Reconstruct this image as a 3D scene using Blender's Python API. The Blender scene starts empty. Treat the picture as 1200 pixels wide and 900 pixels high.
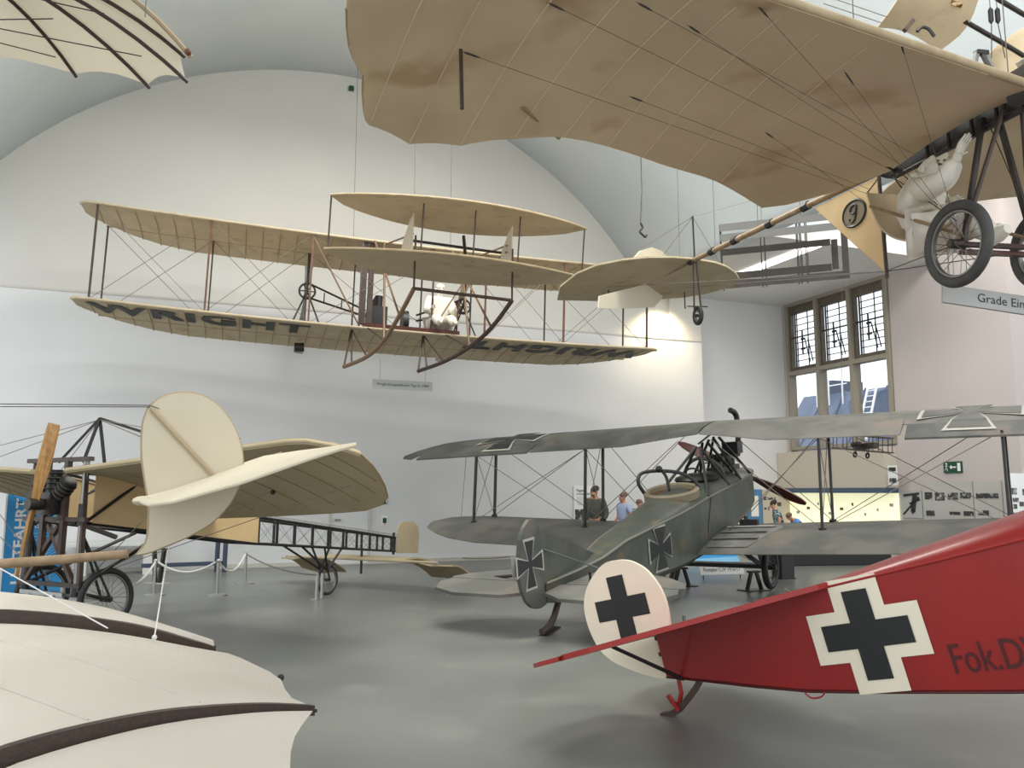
import bpy, bmesh, math, random
from mathutils import Vector, Matrix
random.seed(7)
SC = bpy.context.scene
COL = SC.collection
rad = math.radians
PI = math.pi

# ---------------------------------------------------------------- camera
CAM_H, FPX, PITCH = 1.7, 970.0, math.atan(126 / 970.0)
cd = bpy.data.cameras.new('camera')
cd.sensor_width = 36.0
cd.lens = FPX / 1200.0 * 36.0
cd.clip_start, cd.clip_end = 0.05, 400
cam = bpy.data.objects.new('camera', cd)
COL.objects.link(cam)
cam.location = (0, 0, CAM_H)
cam.rotation_euler = (PI / 2 + PITCH, 0, 0)
SC.camera = cam
# ---------------------------------------------------------------- world
wd = bpy.data.worlds.new('overcast_sky')
SC.world = wd
wd.use_nodes = True
wn = wd.node_tree.nodes
wn['Background'].inputs[0].default_value = (0.93, 0.97, 1.0, 1)
wn['Background'].inputs[1].default_value = 1.0
# ---------------------------------------------------------------- exposure
SC.view_settings.view_transform = 'Standard'
SC.view_settings.look = 'None'
SC.view_settings.gamma = 1.0
SC.view_settings.use_curve_mapping = False
SC.view_settings.exposure = 0.8


def area(name, loc, sx, sy, energy, rot=(0, 0, 0), col=(1, 1, 1)):
    d = bpy.data.lights.new(name, 'AREA')
    d.shape = 'RECTANGLE'; d.size = sx; d.size_y = sy; d.energy = energy; d.color = col
    o = bpy.data.objects.new(name, d); COL.objects.link(o)
    o.location = loc; o.rotation_euler = rot
    return o


# ---------------------------------------------------------------- hall frame: s along the back wall, t out from it, z up
TH = rad(22)
HB = Vector((-5.778, 19.06, 0)); HU = Vector((math.cos(TH), math.sin(TH), 0)); HW = Vector((math.sin(TH), -math.cos(TH), 0))


def hall(s, t, z):
    return HB + HU * s + HW * t + Vector((0, 0, z))


# ceiling lamps of the hall (above and behind the frame)
area('hall_lamp', hall(2, 7, 10.6), 5, 2.5, 420, (0, 0, TH), (1, .96, .9))
area('hall_lamp.001', hall(3, 14, 10.6), 6, 2.5, 420, (0, 0, TH), (1, .96, .9))
area('hall_lamp.002', hall(13.5, 8.5, 9.4), 3, 2, 170, (0, 0, TH), (1, .93, .86))
area('vault_fill', hall(2, 16, 6.9), 7, 1.5, 330, (PI, 0, TH), (.94, .97, 1))  # unseen fill light added to brighten the vault from below

# ---------------------------------------------------------------- colour and material helpers


def lin(c):
    return tuple(((x / 255.0) / 12.92 if x / 255.0 <= 0.04045 else ((x / 255.0 + 0.055) / 1.055) ** 2.4) for x in c)


def mat(name, c, rough=0.6, c2=None, scale=6.0, detail=4.0, lo=.35, hi=.65, bump=0.0, bscale=40.0, metal=0.0, spec=None, trans=0.0, stretch=None, coat=0.0, c3=None, scale3=60):
    m = bpy.data.materials.new(name); m.use_nodes = True
    nt = m.node_tree; n = nt.nodes; l = nt.links
    b = n['Principled BSDF']
    b.inputs['Base Color'].default_value = (*lin(c), 1)
    b.inputs['Roughness'].default_value = rough
    b.inputs['Metallic'].default_value = metal
    if spec is not None: b.inputs['Specular IOR Level'].default_value = spec
    if coat: b.inputs['Coat Weight'].default_value = coat
    tc = n.new('ShaderNodeTexCoord'); src = tc.outputs['Object']
    if stretch:
        mp = n.new('ShaderNodeMapping'); mp.inputs['Scale'].default_value = stretch
        l.new(src, mp.inputs[0]); src = mp.outputs[0]
    if c2:
        no = n.new('ShaderNodeTexNoise'); no.inputs['Scale'].default_value = scale; no.inputs['Detail'].default_value = detail
        l.new(src, no.inputs['Vector'])
        mr = n.new('ShaderNodeMapRange'); mr.inputs['From Min'].default_value = lo; mr.inputs['From Max'].default_value = hi
        l.new(no.outputs[0], mr.inputs[0])
        mx = n.new('ShaderNodeMix'); mx.data_type = 'RGBA'
        mx.inputs[6].default_value = (*lin(c), 1); mx.inputs[7].default_value = (*lin(c2), 1)
        l.new(mr.outputs[0], mx.inputs[0])
        out = mx.outputs[2]
        if c3:
            n3 = n.new('ShaderNodeTexNoise'); n3.inputs['Scale'].default_value = scale3; n3.inputs['Detail'].default_value = 3
            l.new(src, n3.inputs['Vector'])
            m3 = n.new('ShaderNodeMapRange'); m3.inputs['From Min'].default_value = .58; m3.inputs['From Max'].default_value = .7
            l.new(n3.outputs[0], m3.inputs[0])
            x3 = n.new('ShaderNodeMix'); x3.data_type = 'RGBA'; x3.inputs[7].default_value = (*lin(c3), 1)
            l.new(m3.outputs[0], x3.inputs[0]); l.new(out, x3.inputs[6]); out = x3.outputs[2]
        l.new(out, b.inputs['Base Color'])
    if bump:
        nb = n.new('ShaderNodeTexNoise'); nb.inputs['Scale'].default_value = bscale; nb.inputs['Detail'].default_value = 3
        l.new(src, nb.inputs['Vector'])
        bm_ = n.new('ShaderNodeBump'); bm_.inputs['Strength'].default_value = bump; bm_.inputs['Distance'].default_value = 0.02
        l.new(nb.outputs[0], bm_.inputs['Height']); l.new(bm_.outputs[0], b.inputs['Normal'])
    if trans:
        tr = n.new('ShaderNodeBsdfTranslucent'); tr.inputs[0].default_value = (*lin(c), 1)
        ms = n.new('ShaderNodeMixShader'); ms.inputs[0].default_value = trans
        l.new(b.outputs[0], ms.inputs[1]); l.new(tr.outputs[0], ms.inputs[2])
        l.new(ms.outputs[0], n['Material Output'].inputs[0])
    return m


def emit(name, c, s):
    m = bpy.data.materials.new(name); m.use_nodes = True
    b = m.node_tree.nodes['Principled BSDF']
    b.inputs['Base Color'].default_value = (*lin(c), 1)
    b.inputs['Emission Color'].default_value = (*lin(c), 1); b.inputs['Emission Strength'].default_value = s
    return m


M = {}
M['floor'] = mat('floor_coating', (120, 122, 116), .33, (102, 104, 98), .5, 7, .32, .68, bump=.06, bscale=2.5, spec=.5, c3=(123, 125, 119), scale3=1.1)
M['wall_white'] = mat('white_plaster', (222, 222, 221), .9, (216, 216, 215), .4)
M['lunette'] = mat('lunette_plaster', (210, 208, 201), .9, (203, 201, 195), .3, 5, .3, .7)
M['vault'] = mat('vault_plaster', (228, 235, 238), .9, (214, 224, 228), .35, 5, .3, .7, stretch=(1, 1, .5))
M['wall_grey'] = mat('right_plaster', (196, 188, 184), .9, (188, 180, 176), .35, 5, .3, .7)
M['ceil_white'] = mat('aisle_plaster', (228, 227, 223), .9)
M['trim'] = mat('ledge_paint', (196, 192, 184), .8)
M['win_dark'] = mat('bronze_window_frame', (88, 80, 68), .5, (104, 95, 82), 8)
M['win_light'] = mat('pale_window_mullion', (150, 143, 128), .6)
M['lattice'] = mat('black_lattice', (40, 38, 36), .5)
M['tan_panel'] = mat('beige_board', (196, 186, 172), .8)
M['blue_band'] = mat('blue_grey_band', (72, 92, 112), .6)
M['canvas'] = mat('aged_canvas', (198, 182, 153), .85, (184, 168, 139), 2.2, 6, .3, .7, bump=.15, bscale=30, c3=(176, 159, 130), scale3=3.5)
M['canvas_grade'] = mat('waxed_canvas', (212, 193, 160), .8, (196, 177, 144), 1.3, 7, .3, .7, bump=.25, bscale=5, c3=(182, 156, 122), scale3=1.6)
M['canvas_edge'] = mat('canvas_leading_edge', (180, 162, 130), .8, (164, 144, 112), 6)
M['rib_pale'] = mat('pale_rib_stitching', (214, 198, 168), .85)
M['canvas_rib'] = mat('canvas_rib_tape', (160, 143, 114), .85)
M['cream'] = mat('cream_canvas', (216, 206, 184), .85, (207, 196, 173), 1.5, 5, .3, .7, trans=.12)
M['cream_wing'] = mat('white_cotton', (206, 198, 185), .9, (195, 186, 172), 1.2, 5, .3, .7, bump=.2, bscale=4, trans=.12)
M['cream_glow'] = mat('thin_white_cotton', (230, 224, 211), .9, (220, 213, 197), 1.5, trans=.45)
M['bler'] = mat('bleriot_canvas', (190, 174, 142), .85, (176, 160, 128), 1.8, 5, .3, .7, trans=.08)
M['bler_tan'] = mat('varnished_linen', (206, 178, 132), .7, (192, 164, 118), 2)
M['seam_dark'] = mat('thin_stay_wire', (84, 70, 52), .6)
M['seam'] = mat('stitched_seam', (150, 128, 92), .85)
M['rib_brown'] = mat('dark_wood_rib', (44, 31, 22), .55, (60, 43, 30), 12, stretch=(1, 8, 8))
M['bamboo'] = mat('bamboo', (156, 132, 102), .5, (130, 106, 78), 10)
M['wood'] = mat('varnished_wood', (128, 100, 74), .45, (106, 82, 60), 9, stretch=(1, 6, 6))
M['wood_prop'] = mat('laminated_prop_wood', (184, 142, 84), .4, (150, 106, 58), 7, stretch=(8, 1, .6))
M['wood_dark'] = mat('dark_wood', (58, 45, 38), .5, (74, 56, 46), 8)
M['wood_strut'] = mat('brown_strut_wood', (108, 70, 50), .5, (88, 56, 40), 8)
M['red_wood'] = mat('mahogany_prop', (70, 32, 24), .35, (90, 44, 30), 10, stretch=(8, 1, 1))
M['black'] = mat('black_paint', (26, 25, 24), .45)
M['iron'] = mat('dark_steel', (50, 46, 43), .4, (64, 58, 52), 9, metal=.5)
M['steel'] = mat('bare_steel', (140, 138, 134), .35, metal=.8)
M['cable'] = mat('steel_cable', (92, 90, 86), .5)
M['wire'] = mat('bracing_wire', (112, 106, 98), .5)
M['rubber'] = mat('tyre_rubber', (30, 30, 30), .6, (42, 42, 41), 8)
M['rubber_grey'] = mat('aged_rubber', (62, 62, 61), .65, (76, 75, 73), 8)
M['camo'] = mat('green_grey_camouflage', (84, 85, 79), .6, (66, 70, 65), 1.9, 5, .42, .58, bump=.1, bscale=20, c3=(100, 91, 82), scale3=1.4)
M['camo_f'] = mat('fuselage_green', (76, 80, 71), .5, (63, 68, 59), 2.4, 5, .4, .6, c3=(92, 82, 62), scale3=3)
M['camo_w'] = mat('faded_wing_camouflage', (108, 106, 99), .65, (88, 89, 83), 1.6, 5, .4, .6, c3=(118, 108, 97), scale3=1.3)
M['outline'] = mat('pale_grey_outline', (168, 168, 158), .6)
M['marking'] = mat('black_marking', (32, 34, 34), .6)
M['alu'] = mat('dull_aluminium', (150, 150, 144), .4, (130, 128, 122), 6, metal=.4)
M['leather'] = mat('brown_leather', (104, 66, 42), .6, (80, 48, 30), 6)
M['hoop'] = mat('khaki_ring', (124, 112, 90), .6)
M['strip'] = mat('grey_green_strip', (112, 112, 99), .6)
M['red'] = mat('red_doped_fabric', (150, 28, 25), .36, (138, 25, 23), 2.4, 5, .3, .7, bump=.04, bscale=60, coat=.15)
M['red_d'] = mat('red_tail_surface', (158, 36, 31), .42, (146, 31, 27), 3)
M['ivory'] = mat('ivory_paint', (238, 228, 206), .5, (232, 220, 196), 3)
M['letter'] = mat('dark_lettering', (72, 24, 22), .5)
M['ink'] = mat('printed_ink', (50, 50, 50), .7)
M['sign_grey'] = mat('grey_sign_board', (176, 178, 174), .5)
M['white'] = mat('white_board', (236, 236, 234), .6)
M['white_cloth'] = mat('white_cotton_suit', (232, 228, 216), .85, (218, 212, 196), 5, bump=.3, bscale=10)
M['green'] = mat('green_sign', (12, 70, 44), .4)
M['blue'] = mat('blue_poster', (28, 136, 200), .5, (40, 150, 212), 2)
M['blue_l'] = mat('pale_blue_print', (128, 190, 226), .5)
M['pink'] = mat('magenta_print', (196, 62, 96), .5)
M['blue_door'] = mat('blue_column', (70, 128, 176), .5)
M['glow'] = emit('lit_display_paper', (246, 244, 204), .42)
M['tube'] = emit('fluorescent_tube', (255, 252, 244), 2.2)
M['lampdisc'] = emit('wall_washer_lens', (255, 226, 160), 6.0)
M['glass'] = bpy.data.materials.new('window_glass'); M['glass'].use_nodes = True
_b = M['glass'].node_tree.nodes['Principled BSDF']
_b.inputs['Base Color'].default_value = (.95, .97, 1, 1); _b.inputs['Roughness'].default_value = .02
_b.inputs['Transmission Weight'].default_value = 1.0; _b.inputs['IOR'].default_value = 1.05
M['roof'] = mat('slate_blue_metal_roof', (92, 104, 128), .5, (76, 88, 110), 1.5, stretch=(1, 1, .2))
M['skin'] = mat('skin', (198, 146, 120), .6)
M['hair'] = mat('dark_hair', (44, 36, 32), .7)
M['hair_g'] = mat('grey_brown_hair', (112, 92, 78), .7)
M['jacket'] = mat('olive_grey_jacket', (78, 82, 74), .8, (66, 70, 62), 8)
M['shirt_blue'] = mat('pale_blue_shirt', (168, 182, 212), .8)
M['shirt_check'] = mat('patterned_teal_shirt', (150, 176, 178), .8, (44, 66, 76), 22, 2, .47, .53)
M['shirt_royal'] = mat('bright_blue_shirt', (92, 150, 222), .8, (24, 40, 96), 6, 1, .55, .6)
M['trousers'] = mat('dark_trousers', (52, 54, 62), .85)
M['shoe'] = mat('black_shoe', (28, 26, 25), .5)
M['rope'] = mat('white_rope', (212, 210, 204), .8)
M['rope_d'] = mat('grey_rope', (120, 118, 112), .8)
M['chrome'] = mat('brushed_post', (176, 176, 172), .3, metal=.9)
M['blue_steel'] = mat('blue_grey_steel_stand', (62, 72, 92), .5)
M['concrete'] = mat('pale_bench', (206, 206, 202), .7)
M['kite'] = mat('kite_band_fabric', (68, 63, 58), .8, (58, 53, 48), 5)
M['kite_top'] = mat('pale_kite_band', (116, 115, 112), .8)
M['photo'] = mat('black_and_white_print', (56, 56, 56), .5, (176, 176, 172), 9, 2, .54, .66)
M['photo_c'] = mat('dark_aircraft_print', (160, 160, 158), .5, (60, 42, 40), 5, 2, .46, .54)
M['board_grey'] = mat('photo_wall_board', (186, 184, 178), .7, (178, 176, 170), 1)


# ---------------------------------------------------------------- mesh builder
class MB:
    def __init__(s): s.v = []; s.f = []

    def add(s, v, f):
        o = len(s.v); s.v += [Vector(p) for p in v]; s.f += [tuple(i + o for i in q) for q in f]; return s

    def box(s, c, d, R=None):
        c = Vector(c); h = [x / 2 for x in d]; R = R or Matrix.Identity(3)
        v = [c + R @ Vector((a * h[0], b * h[1], e * h[2])) for a in (-1, 1) for b in (-1, 1) for e in (-1, 1)]
        return s.add(v, [(0, 1, 3, 2), (4, 6, 7, 5), (0, 4, 5, 1), (2, 3, 7, 6), (0, 2, 6, 4), (1, 5, 7, 3)])

    def bar(s, p, q, w, h=None, up=(0, 0, 1)):
        p = Vector(p); q = Vector(q); h = h or w; d = (q - p)
        L = d.length
        if L < 1e-6: return s
        d = d / L; u = Vector(up); x = d.cross(u)
        if x.length < 1e-3: x = d.cross(Vector((1, 0, 0)))
        x.normalize(); u = x.cross(d)
        v = [a + x * (i * w / 2) + u * (j * h / 2) for a in (p, q) for i in (-1, 1) for j in (-1, 1)]
        return s.add(v, [(0, 1, 3, 2), (4, 6, 7, 5), (0, 4, 5, 1), (2, 3, 7, 6), (0, 2, 6, 4), (1, 5, 7, 3)])

    def tube(s, pts, r, n=8, cap=True, closed=False):
        P = [Vector(p) for p in pts]; k = len(P)
        R = r if isinstance(r, (list, tuple)) else [r] * k
        rings = []; ref = None
        for i in range(k):
            a = P[(i - 1) % k] if (closed or i > 0) else P[i]; b = P[(i + 1) % k] if (closed or i < k - 1) else P[i]
            d = (b - a).normalized()
            if ref is None:
                ref = d.cross(Vector((0, 0, 1)))
                if ref.length < .05: ref = d.cross(Vector((1, 0, 0)))
            x = (ref - d * ref.dot(d)).normalized(); ref = x; y = d.cross(x)
            rings.append([P[i] + (x * math.cos(2 * PI * j / n) + y * math.sin(2 * PI * j / n)) * R[i] for j in range(n)])
        v = [p for q in rings for p in q]; f = []
        for i in range(k if closed else k - 1):
            for j in range(n):
                a, b = i * n, ((i + 1) % k) * n
                f.append((a + j, a + (j + 1) % n, b + (j + 1) % n, b + j))
        if cap and not closed:
            f.append(tuple(range(n))[::-1]); f.append(tuple((k - 1) * n + j for j in range(n)))
        return s.add(v, f)

    def torus(s, c, ax, R, r, n=40, m=10, flat=1.0):
        c = Vector(c); ax = Vector(ax).normalized(); x = ax.orthogonal().normalized(); y = ax.cross(x)
        v = []; f = []
        for i in range(n):
            a = 2 * PI * i / n; d = x * math.cos(a) + y * math.sin(a)
            for j in range(m):
                b = 2 * PI * j / m
                v.append(c + d * (R + r * math.cos(b)) + ax * (r * flat * math.sin(b)))
        for i in range(n):
            for j in range(m):
                f.append((i * m + j, ((i + 1) % n) * m + j, ((i + 1) % n) * m + (j + 1) % m, i * m + (j + 1) % m))
        return s.add(v, f)

    def ball(s, c, r, n=14, m=9, R=None):
        c = Vector(c); r = Vector((r, r, r)) if not hasattr(r, '__len__') else Vector(r); R = R or Matrix.Identity(3)
        v = []; f = []
        for i in range(m + 1):
            a = PI * i / m
            for j in range(n):
                b = 2 * PI * j / n
                v.append(c + R @ Vector((r.x * math.sin(a) * math.cos(b), r.y * math.sin(a) * math.sin(b), r.z * math.cos(a))))
        for i in range(m):
            for j in range(n): f.append((i * n + j, (i + 1) * n + j, (i + 1) * n + (j + 1) % n, i * n + (j + 1) % n))
        return s.add(v, f)

    def grid(s, rows, closed=False, caps=False):
        n = len(rows[0]); k = len(rows); v = [p for r in rows for p in r]; f = []
        for i in range(k - 1):
            for j in range(n if closed else n - 1):
                f.append((i * n + j, i * n + (j + 1) % n, (i + 1) * n + (j + 1) % n, (i + 1) * n + j))
        if caps:
            f.append(tuple(range(n))[::-1]); f.append(tuple((k - 1) * n + j for j in range(n)))
        return s.add(v, f)

    def sheet(s, rows, th, d=None):
        """closed thin shell around a grid of points; th = thickness, d = fixed offset direction or None for local normals"""
        k = len(rows); n = len(rows[0]); P = [[Vector(p) for p in r] for r in rows]
        top = []; bot = []
        for i in range(k):
            for j in range(n):
                if d is None:
                    a = P[min(i + 1, k - 1)][j] - P[max(i - 1, 0)][j]; b = P[i][min(j + 1, n - 1)] - P[i][max(j - 1, 0)]
                    nn = a.cross(b)
                    nn = nn.normalized() if nn.length > 1e-9 else Vector((0, 0, 1))
                else: nn = Vector(d)
                t = th(i, j) if callable(th) else th
                top.append(P[i][j] + nn * t / 2); bot.append(P[i][j] - nn * t / 2)
        N = k * n; f = []
        for i in range(k - 1):
            for j in range(n - 1):
                a = i * n + j
                f.append((a, a + n, a + n + 1, a + 1)); f.append((N + a, N + a + 1, N + a + n + 1, N + a + n))
        rim = [j for j in range(n)] + [i * n + n - 1 for i in range(1, k)] + [(k - 1) * n + j for j in range(n - 2, -1, -1)] + [i * n for i in range(k - 2, 0, -1)]
        for a, b in zip(rim, rim[1:] + rim[:1]): f.append((a, b, N + b, N + a))
        return s.add(top + bot, f)

    def prism(s, poly, off):
        off = Vector(off); P = [Vector(p) for p in poly]; n = len(P)
        v = [p - off / 2 for p in P] + [p + off / 2 for p in P]
        f = [tuple(range(n))[::-1], tuple(range(n, 2 * n))] + [(i, (i + 1) % n, n + (i + 1) % n, n + i) for i in range(n)]
        return s.add(v, f)

    def build(s, name, m, parent=None, smooth=False):
        me = bpy.data.meshes.new(name)
        me.from_pydata([tuple(p) for p in s.v], [], s.f); me.validate(); me.update()
        bm = bmesh.new(); bm.from_mesh(me); bmesh.ops.remove_doubles(bm, verts=bm.verts, dist=1e-5)
        bmesh.ops.recalc_face_normals(bm, faces=bm.faces); bm.to_mesh(me); bm.free()
        me.materials.append(M[m] if isinstance(m, str) else m)
        if smooth:
            me.shade_smooth(); me.set_sharp_from_angle(angle=rad(40))
        o = bpy.data.objects.new(name, me); COL.objects.link(o)
        if parent: o.parent = parent
        return o


def tag(o, label=None, cat=None, group=None, kind=None):
    if label: o['label'] = label
    if cat: o['category'] = cat
    if group: o['group'] = group
    if kind: o['kind'] = kind
    return o


def thing(name, label, cat, loc=(0, 0, 0), R=None, group=None):
    o = bpy.data.objects.new(name, None); COL.objects.link(o)
    o.empty_display_size = .2
    Mx = (R.to_4x4() if R is not None else Matrix.Identity(4)); Mx.translation = Vector(loc)
    o.matrix_world = Mx
    return tag(o, label, cat, group)


def part(name, mb, m, parent, smooth=False, label=None):
    o = mb.build(name, m, parent, smooth)
    if label: o['label'] = label
    return o


def struct(name, mb, m, smooth=False):
    return tag(mb.build(name, m, None, smooth), kind='structure')


def copy_tree(o, parent=None):
    c = o.copy(); COL.objects.link(c)
    if parent: c.parent = parent
    for ch in list(o.children): copy_tree(ch, c)
    return c


def pose(h, p, r):
    return Matrix.Rotation(rad(h), 3, 'Z') @ Matrix.Rotation(rad(-p), 3, 'Y') @ Matrix.Rotation(rad(r), 3, 'X')


class Frame:
    """rigid frame of one aircraft: X forward, Y left, Z up; turns survey rays into points on its own planes"""
    def __init__(s, T, e): s.T = Vector(T); s.R = pose(*e); s.Ri = s.R.transposed()

    def w(s, p): return s.R @ Vector(p) + s.T

    def l(s, p): return s.Ri @ (Vector(p) - s.T)

    def on(s, x, y, p0, n):
        n = s.R @ Vector(n); q = s.w(p0); d = ray(x, y)
        return s.l(Vector((0, 0, CAM_H)) + d * ((q - Vector((0, 0, CAM_H))).dot(n) / d.dot(n)))

    def ax(s, x, y, i, v):
        n = [0, 0, 0]; n[i] = 1; p = [0, 0, 0]; p[i] = v
        return s.on(x, y, p, n)


def ray(x, y):
    return Vector(((x - 600) / FPX, math.cos(PITCH) - (450 - y) / FPX * math.sin(PITCH), math.sin(PITCH) + (450 - y) / FPX * math.cos(PITCH)))


def at(x, y, dep):
    d = ray(x, y); return Vector((0, 0, CAM_H)) + d * (dep / d.y)


def onfloor(x, y, z=0.0):
    d = ray(x, y); return Vector((0, 0, CAM_H)) + d * ((z - CAM_H) / d.z)


def onhall(x, y, s=None, t=None):
    n = HU if s is not None else HW
    q = hall(s or 0, t or 0, 0); d = ray(x, y); c = Vector((0, 0, CAM_H))
    return c + d * ((q - c).dot(n) / d.dot(n))


def st(p):
    return (p - HB).dot(HU), (p - HB).dot(HW), p.z


HR = Matrix((HU, -HW, Vector((0, 0, 1)))).transposed()  # columns: along wall, into wall, up
RS = Matrix((HW, HU, Vector((0, 0, 1)))).transposed()   # the same for the window wall


def text(name, s, m, parent, fn, size=1.0, bold=0.0, align='CENTER', wide=1.0, sub=0, space=1.0):
    """lettering as flat mesh; fn maps (u, v) of the text plane to a point"""
    c = bpy.data.curves.new(name, 'FONT'); c.body = s; c.size = size; c.offset = bold; c.space_character = space
    c.align_x = align; c.align_y = 'CENTER'; c.resolution_u = 3
    o = bpy.data.objects.new(name + '_tmp', c); COL.objects.link(o)
    dg = bpy.context.evaluated_depsgraph_get(); dg.update()
    me = bpy.data.meshes.new_from_object(o.evaluated_get(dg))
    bpy.data.objects.remove(o); bpy.data.curves.remove(c)
    bm = bmesh.new(); bm.from_mesh(me)
    bmesh.ops.triangulate(bm, faces=bm.faces)
    if sub:
        bmesh.ops.subdivide_edges(bm, edges=bm.edges, cuts=sub, use_grid_fill=True); bmesh.ops.triangulate(bm, faces=bm.faces)
    for v in bm.verts: v.co = Vector(fn(v.co.x * wide, v.co.y))
    bm.to_mesh(me); bm.free()
    me.name = name; me.materials.clear(); me.materials.append(M[m])
    q = bpy.data.objects.new(name, me); COL.objects.link(q)
    if parent: q.parent = parent
    return q


def decal(name, poly, fn, m, parent, cuts=2):
    bm = bmesh.new()
    vs = [bm.verts.new((p[0], p[1], 0)) for p in poly]; bm.faces.new(vs); bm.normal_update()
    bmesh.ops.triangulate(bm, faces=bm.faces)
    for _ in range(cuts): bmesh.ops.subdivide_edges(bm, edges=bm.edges, cuts=1, use_grid_fill=True)
    bmesh.ops.triangulate(bm, faces=bm.faces)
    for v in bm.verts: v.co = Vector(fn(v.co.x, v.co.y))
    me = bpy.data.meshes.new(name); bm.to_mesh(me); bm.free(); me.materials.append(M[m])
    o = bpy.data.objects.new(name, me); COL.objects.link(o); o.parent = parent
    return o


def wires(name, segs, r, m, parent, n=5):
    for a, b in segs:
        part(name, MB().tube([a, b], r, n), m, parent)


def interp(x, T):
    if T[0][0] > T[-1][0]: T = T[::-1]
    if x <= T[0][0]: return T[0][1]
    for (a, p), (b, q) in zip(T, T[1:]):
        if x <= b: return p + (q - p) * (x - a) / (b - a)
    return T[-1][1]


def smooth_line(pts, k=6):
    """Catmull-Rom through points"""
    P = [Vector(p) for p in pts]; out = []
    for i in range(len(P) - 1):
        p0, p1, p2, p3 = P[max(i - 1, 0)], P[i], P[i + 1], P[min(i + 2, len(P) - 1)]
        for j in range(k):
            t = j / k
            out.append(.5 * ((2 * p1) + (p2 - p0) * t + (2 * p0 - 5 * p1 + 4 * p2 - p3) * t * t + (3 * p1 - p0 - 3 * p2 + p3) * t ** 3))
    out.append(P[-1]); return out


def resample(pts, n):
    P = [Vector(p) for p in pts]; L = [0]
    for a, b in zip(P, P[1:]): L.append(L[-1] + (b - a).length)
    out = []
    for i in range(n):
        d = L[-1] * i / (n - 1); j = 0
        while j < len(P) - 2 and L[j + 1] < d: j += 1
        t = (d - L[j]) / max(L[j + 1] - L[j], 1e-9); out.append(P[j].lerp(P[j + 1], t))
    return out


def wheel(parent, c, ax, R, tyre=.03, spokes=18, tm='rubber', name='wheel', hub=.03, hubw=.1, disc=None):
    c = Vector(c); ax = Vector(ax).normalized()
    w = part(name, MB().torus(c, ax, R - tyre, tyre, 40, 10), tm, parent, True)
    part('rim', MB().torus(c, ax, R - 2 * tyre - .004, .012, 36, 6, 1.6), 'steel' if not disc else disc, w, True)
    part('hub', MB().tube([c - ax * hubw / 2, c + ax * hubw / 2], hub, 10), 'iron', w, True)
    x = ax.orthogonal().normalized(); y = ax.cross(x); mb = MB(); Rr = R - 2 * tyre
    for i in range(spokes):
        a = 2 * PI * i / spokes; b = a + (.35 if i % 2 else -.35)
        mb.tube([c + ax * hubw * .4 * (1 if i % 4 < 2 else -1) + (x * math.cos(b) + y * math.sin(b)) * hub, c + (x * math.cos(a) + y * math.sin(a)) * Rr], .0028, 4, False)
    part('spokes', mb, 'steel', w)
    return w

# ================================================================ THE HALL
def hbox(mb, s0, s1, t0, t1, z0, z1):
    return mb.box(hall((s0 + s1) / 2, (t0 + t1) / 2, (z0 + z1) / 2), (s1 - s0, t1 - t0, z1 - z0), HR)


VC, VZ, VR = 1.84, 2.23, 9.92          # vault circle: centre s, centre z, radius
AZ = 7.44                              # aisle ceiling height
WS, RT, FT, FW = 15.57, -.546, 5.2, 7.0         # window wall s, recess wall t, front wall t
struct('floor', hbox(MB(), -14, 26, -.6, 24, -.3, 0), 'floor')
struct('wall_back', hbox(MB(), -14, 12.15, -.4, 0, 0, 6.03), 'wall_white')
struct('wall_lunette', hbox(MB(), -14, 11.12, -.6, -.12, 6.03, 12.6), 'lunette')
struct('trim_1', hbox(MB(), 11.12, 12.15, -.5, 0, 6.03, AZ + .3), 'lunette')
struct('trim_2', hbox(MB(), -14, 12.15, -.005, .02, 5.99, 6.035), 'trim')
struct('baseboard_back', hbox(MB(), -14, 12.15, 0, .03, 0, .09), 'trim')
struct('wall_recess', hbox(MB(), 12.15, WS + .3, RT - .3, RT, 0, AZ + .2), 'wall_white')
mb = MB(); hbox(mb, WS, WS + .3, RT, FW, 0, 2.9); hbox(mb, WS, WS + .3, RT, -.38, 2.9, AZ + .2); hbox(mb, WS, WS + .3, 3.62, FW, 2.9, 10)
struct('wall_right', mb, 'wall_grey')
struct('wall_front', hbox(MB(), WS + .3, 25, FW - .3, FW, 0, 10), 'wall_grey')
mb = MB(); hbox(mb, 10.3, WS + .3, RT - .3, FT, AZ, AZ + .2)
struct('ceiling_aisle', mb, 'ceil_white')
struct('trim_3', hbox(MB(), 10.3, WS, FT - .2, FT, AZ + .2, 10), 'vault')
struct('ceiling_side', hbox(MB(), 10.3, 25, FT, 24, 10, 10.2), 'ceil_white')
rows = []; a0 = math.acos((10.3 - VC) / VR)
for k in range(49):
    a = a0 + (PI - 2 * a0) * k / 48
    rows.append([hall(VC + VR * math.cos(a), t, VZ + VR * math.sin(a)) for t in (-.3, 4, 8, 12, 16, 20, 24)])
mb = MB(); mb.grid(rows)
o = struct('ceiling', mb, 'vault', True)
md = o.modifiers.new('thick', 'SOLIDIFY'); md.thickness = .2; md.offset = 1
# door in the back wall behind the open fuselage frame
s0 = st(onhall(388, 620, t=0))[0]; s1 = st(onhall(431, 620, t=0))[0]
d = struct('door_1', hbox(MB(), s0, s1, 0, .035, .02, 2.12), 'wall_white')
part('door_frame', hbox(hbox(hbox(MB(), s1, s1 + .05, 0, .06, 0, 2.17), s0 - .05, s0, 0, .06, 0, 2.17), s0 - .05, s1 + .05, 0, .06, 2.12, 2.17), 'trim', d)
part('handle', hbox(MB(), s0 + .07, s0 + .2, .03, .09, 1.02, 1.06), 'steel', d)

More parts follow.
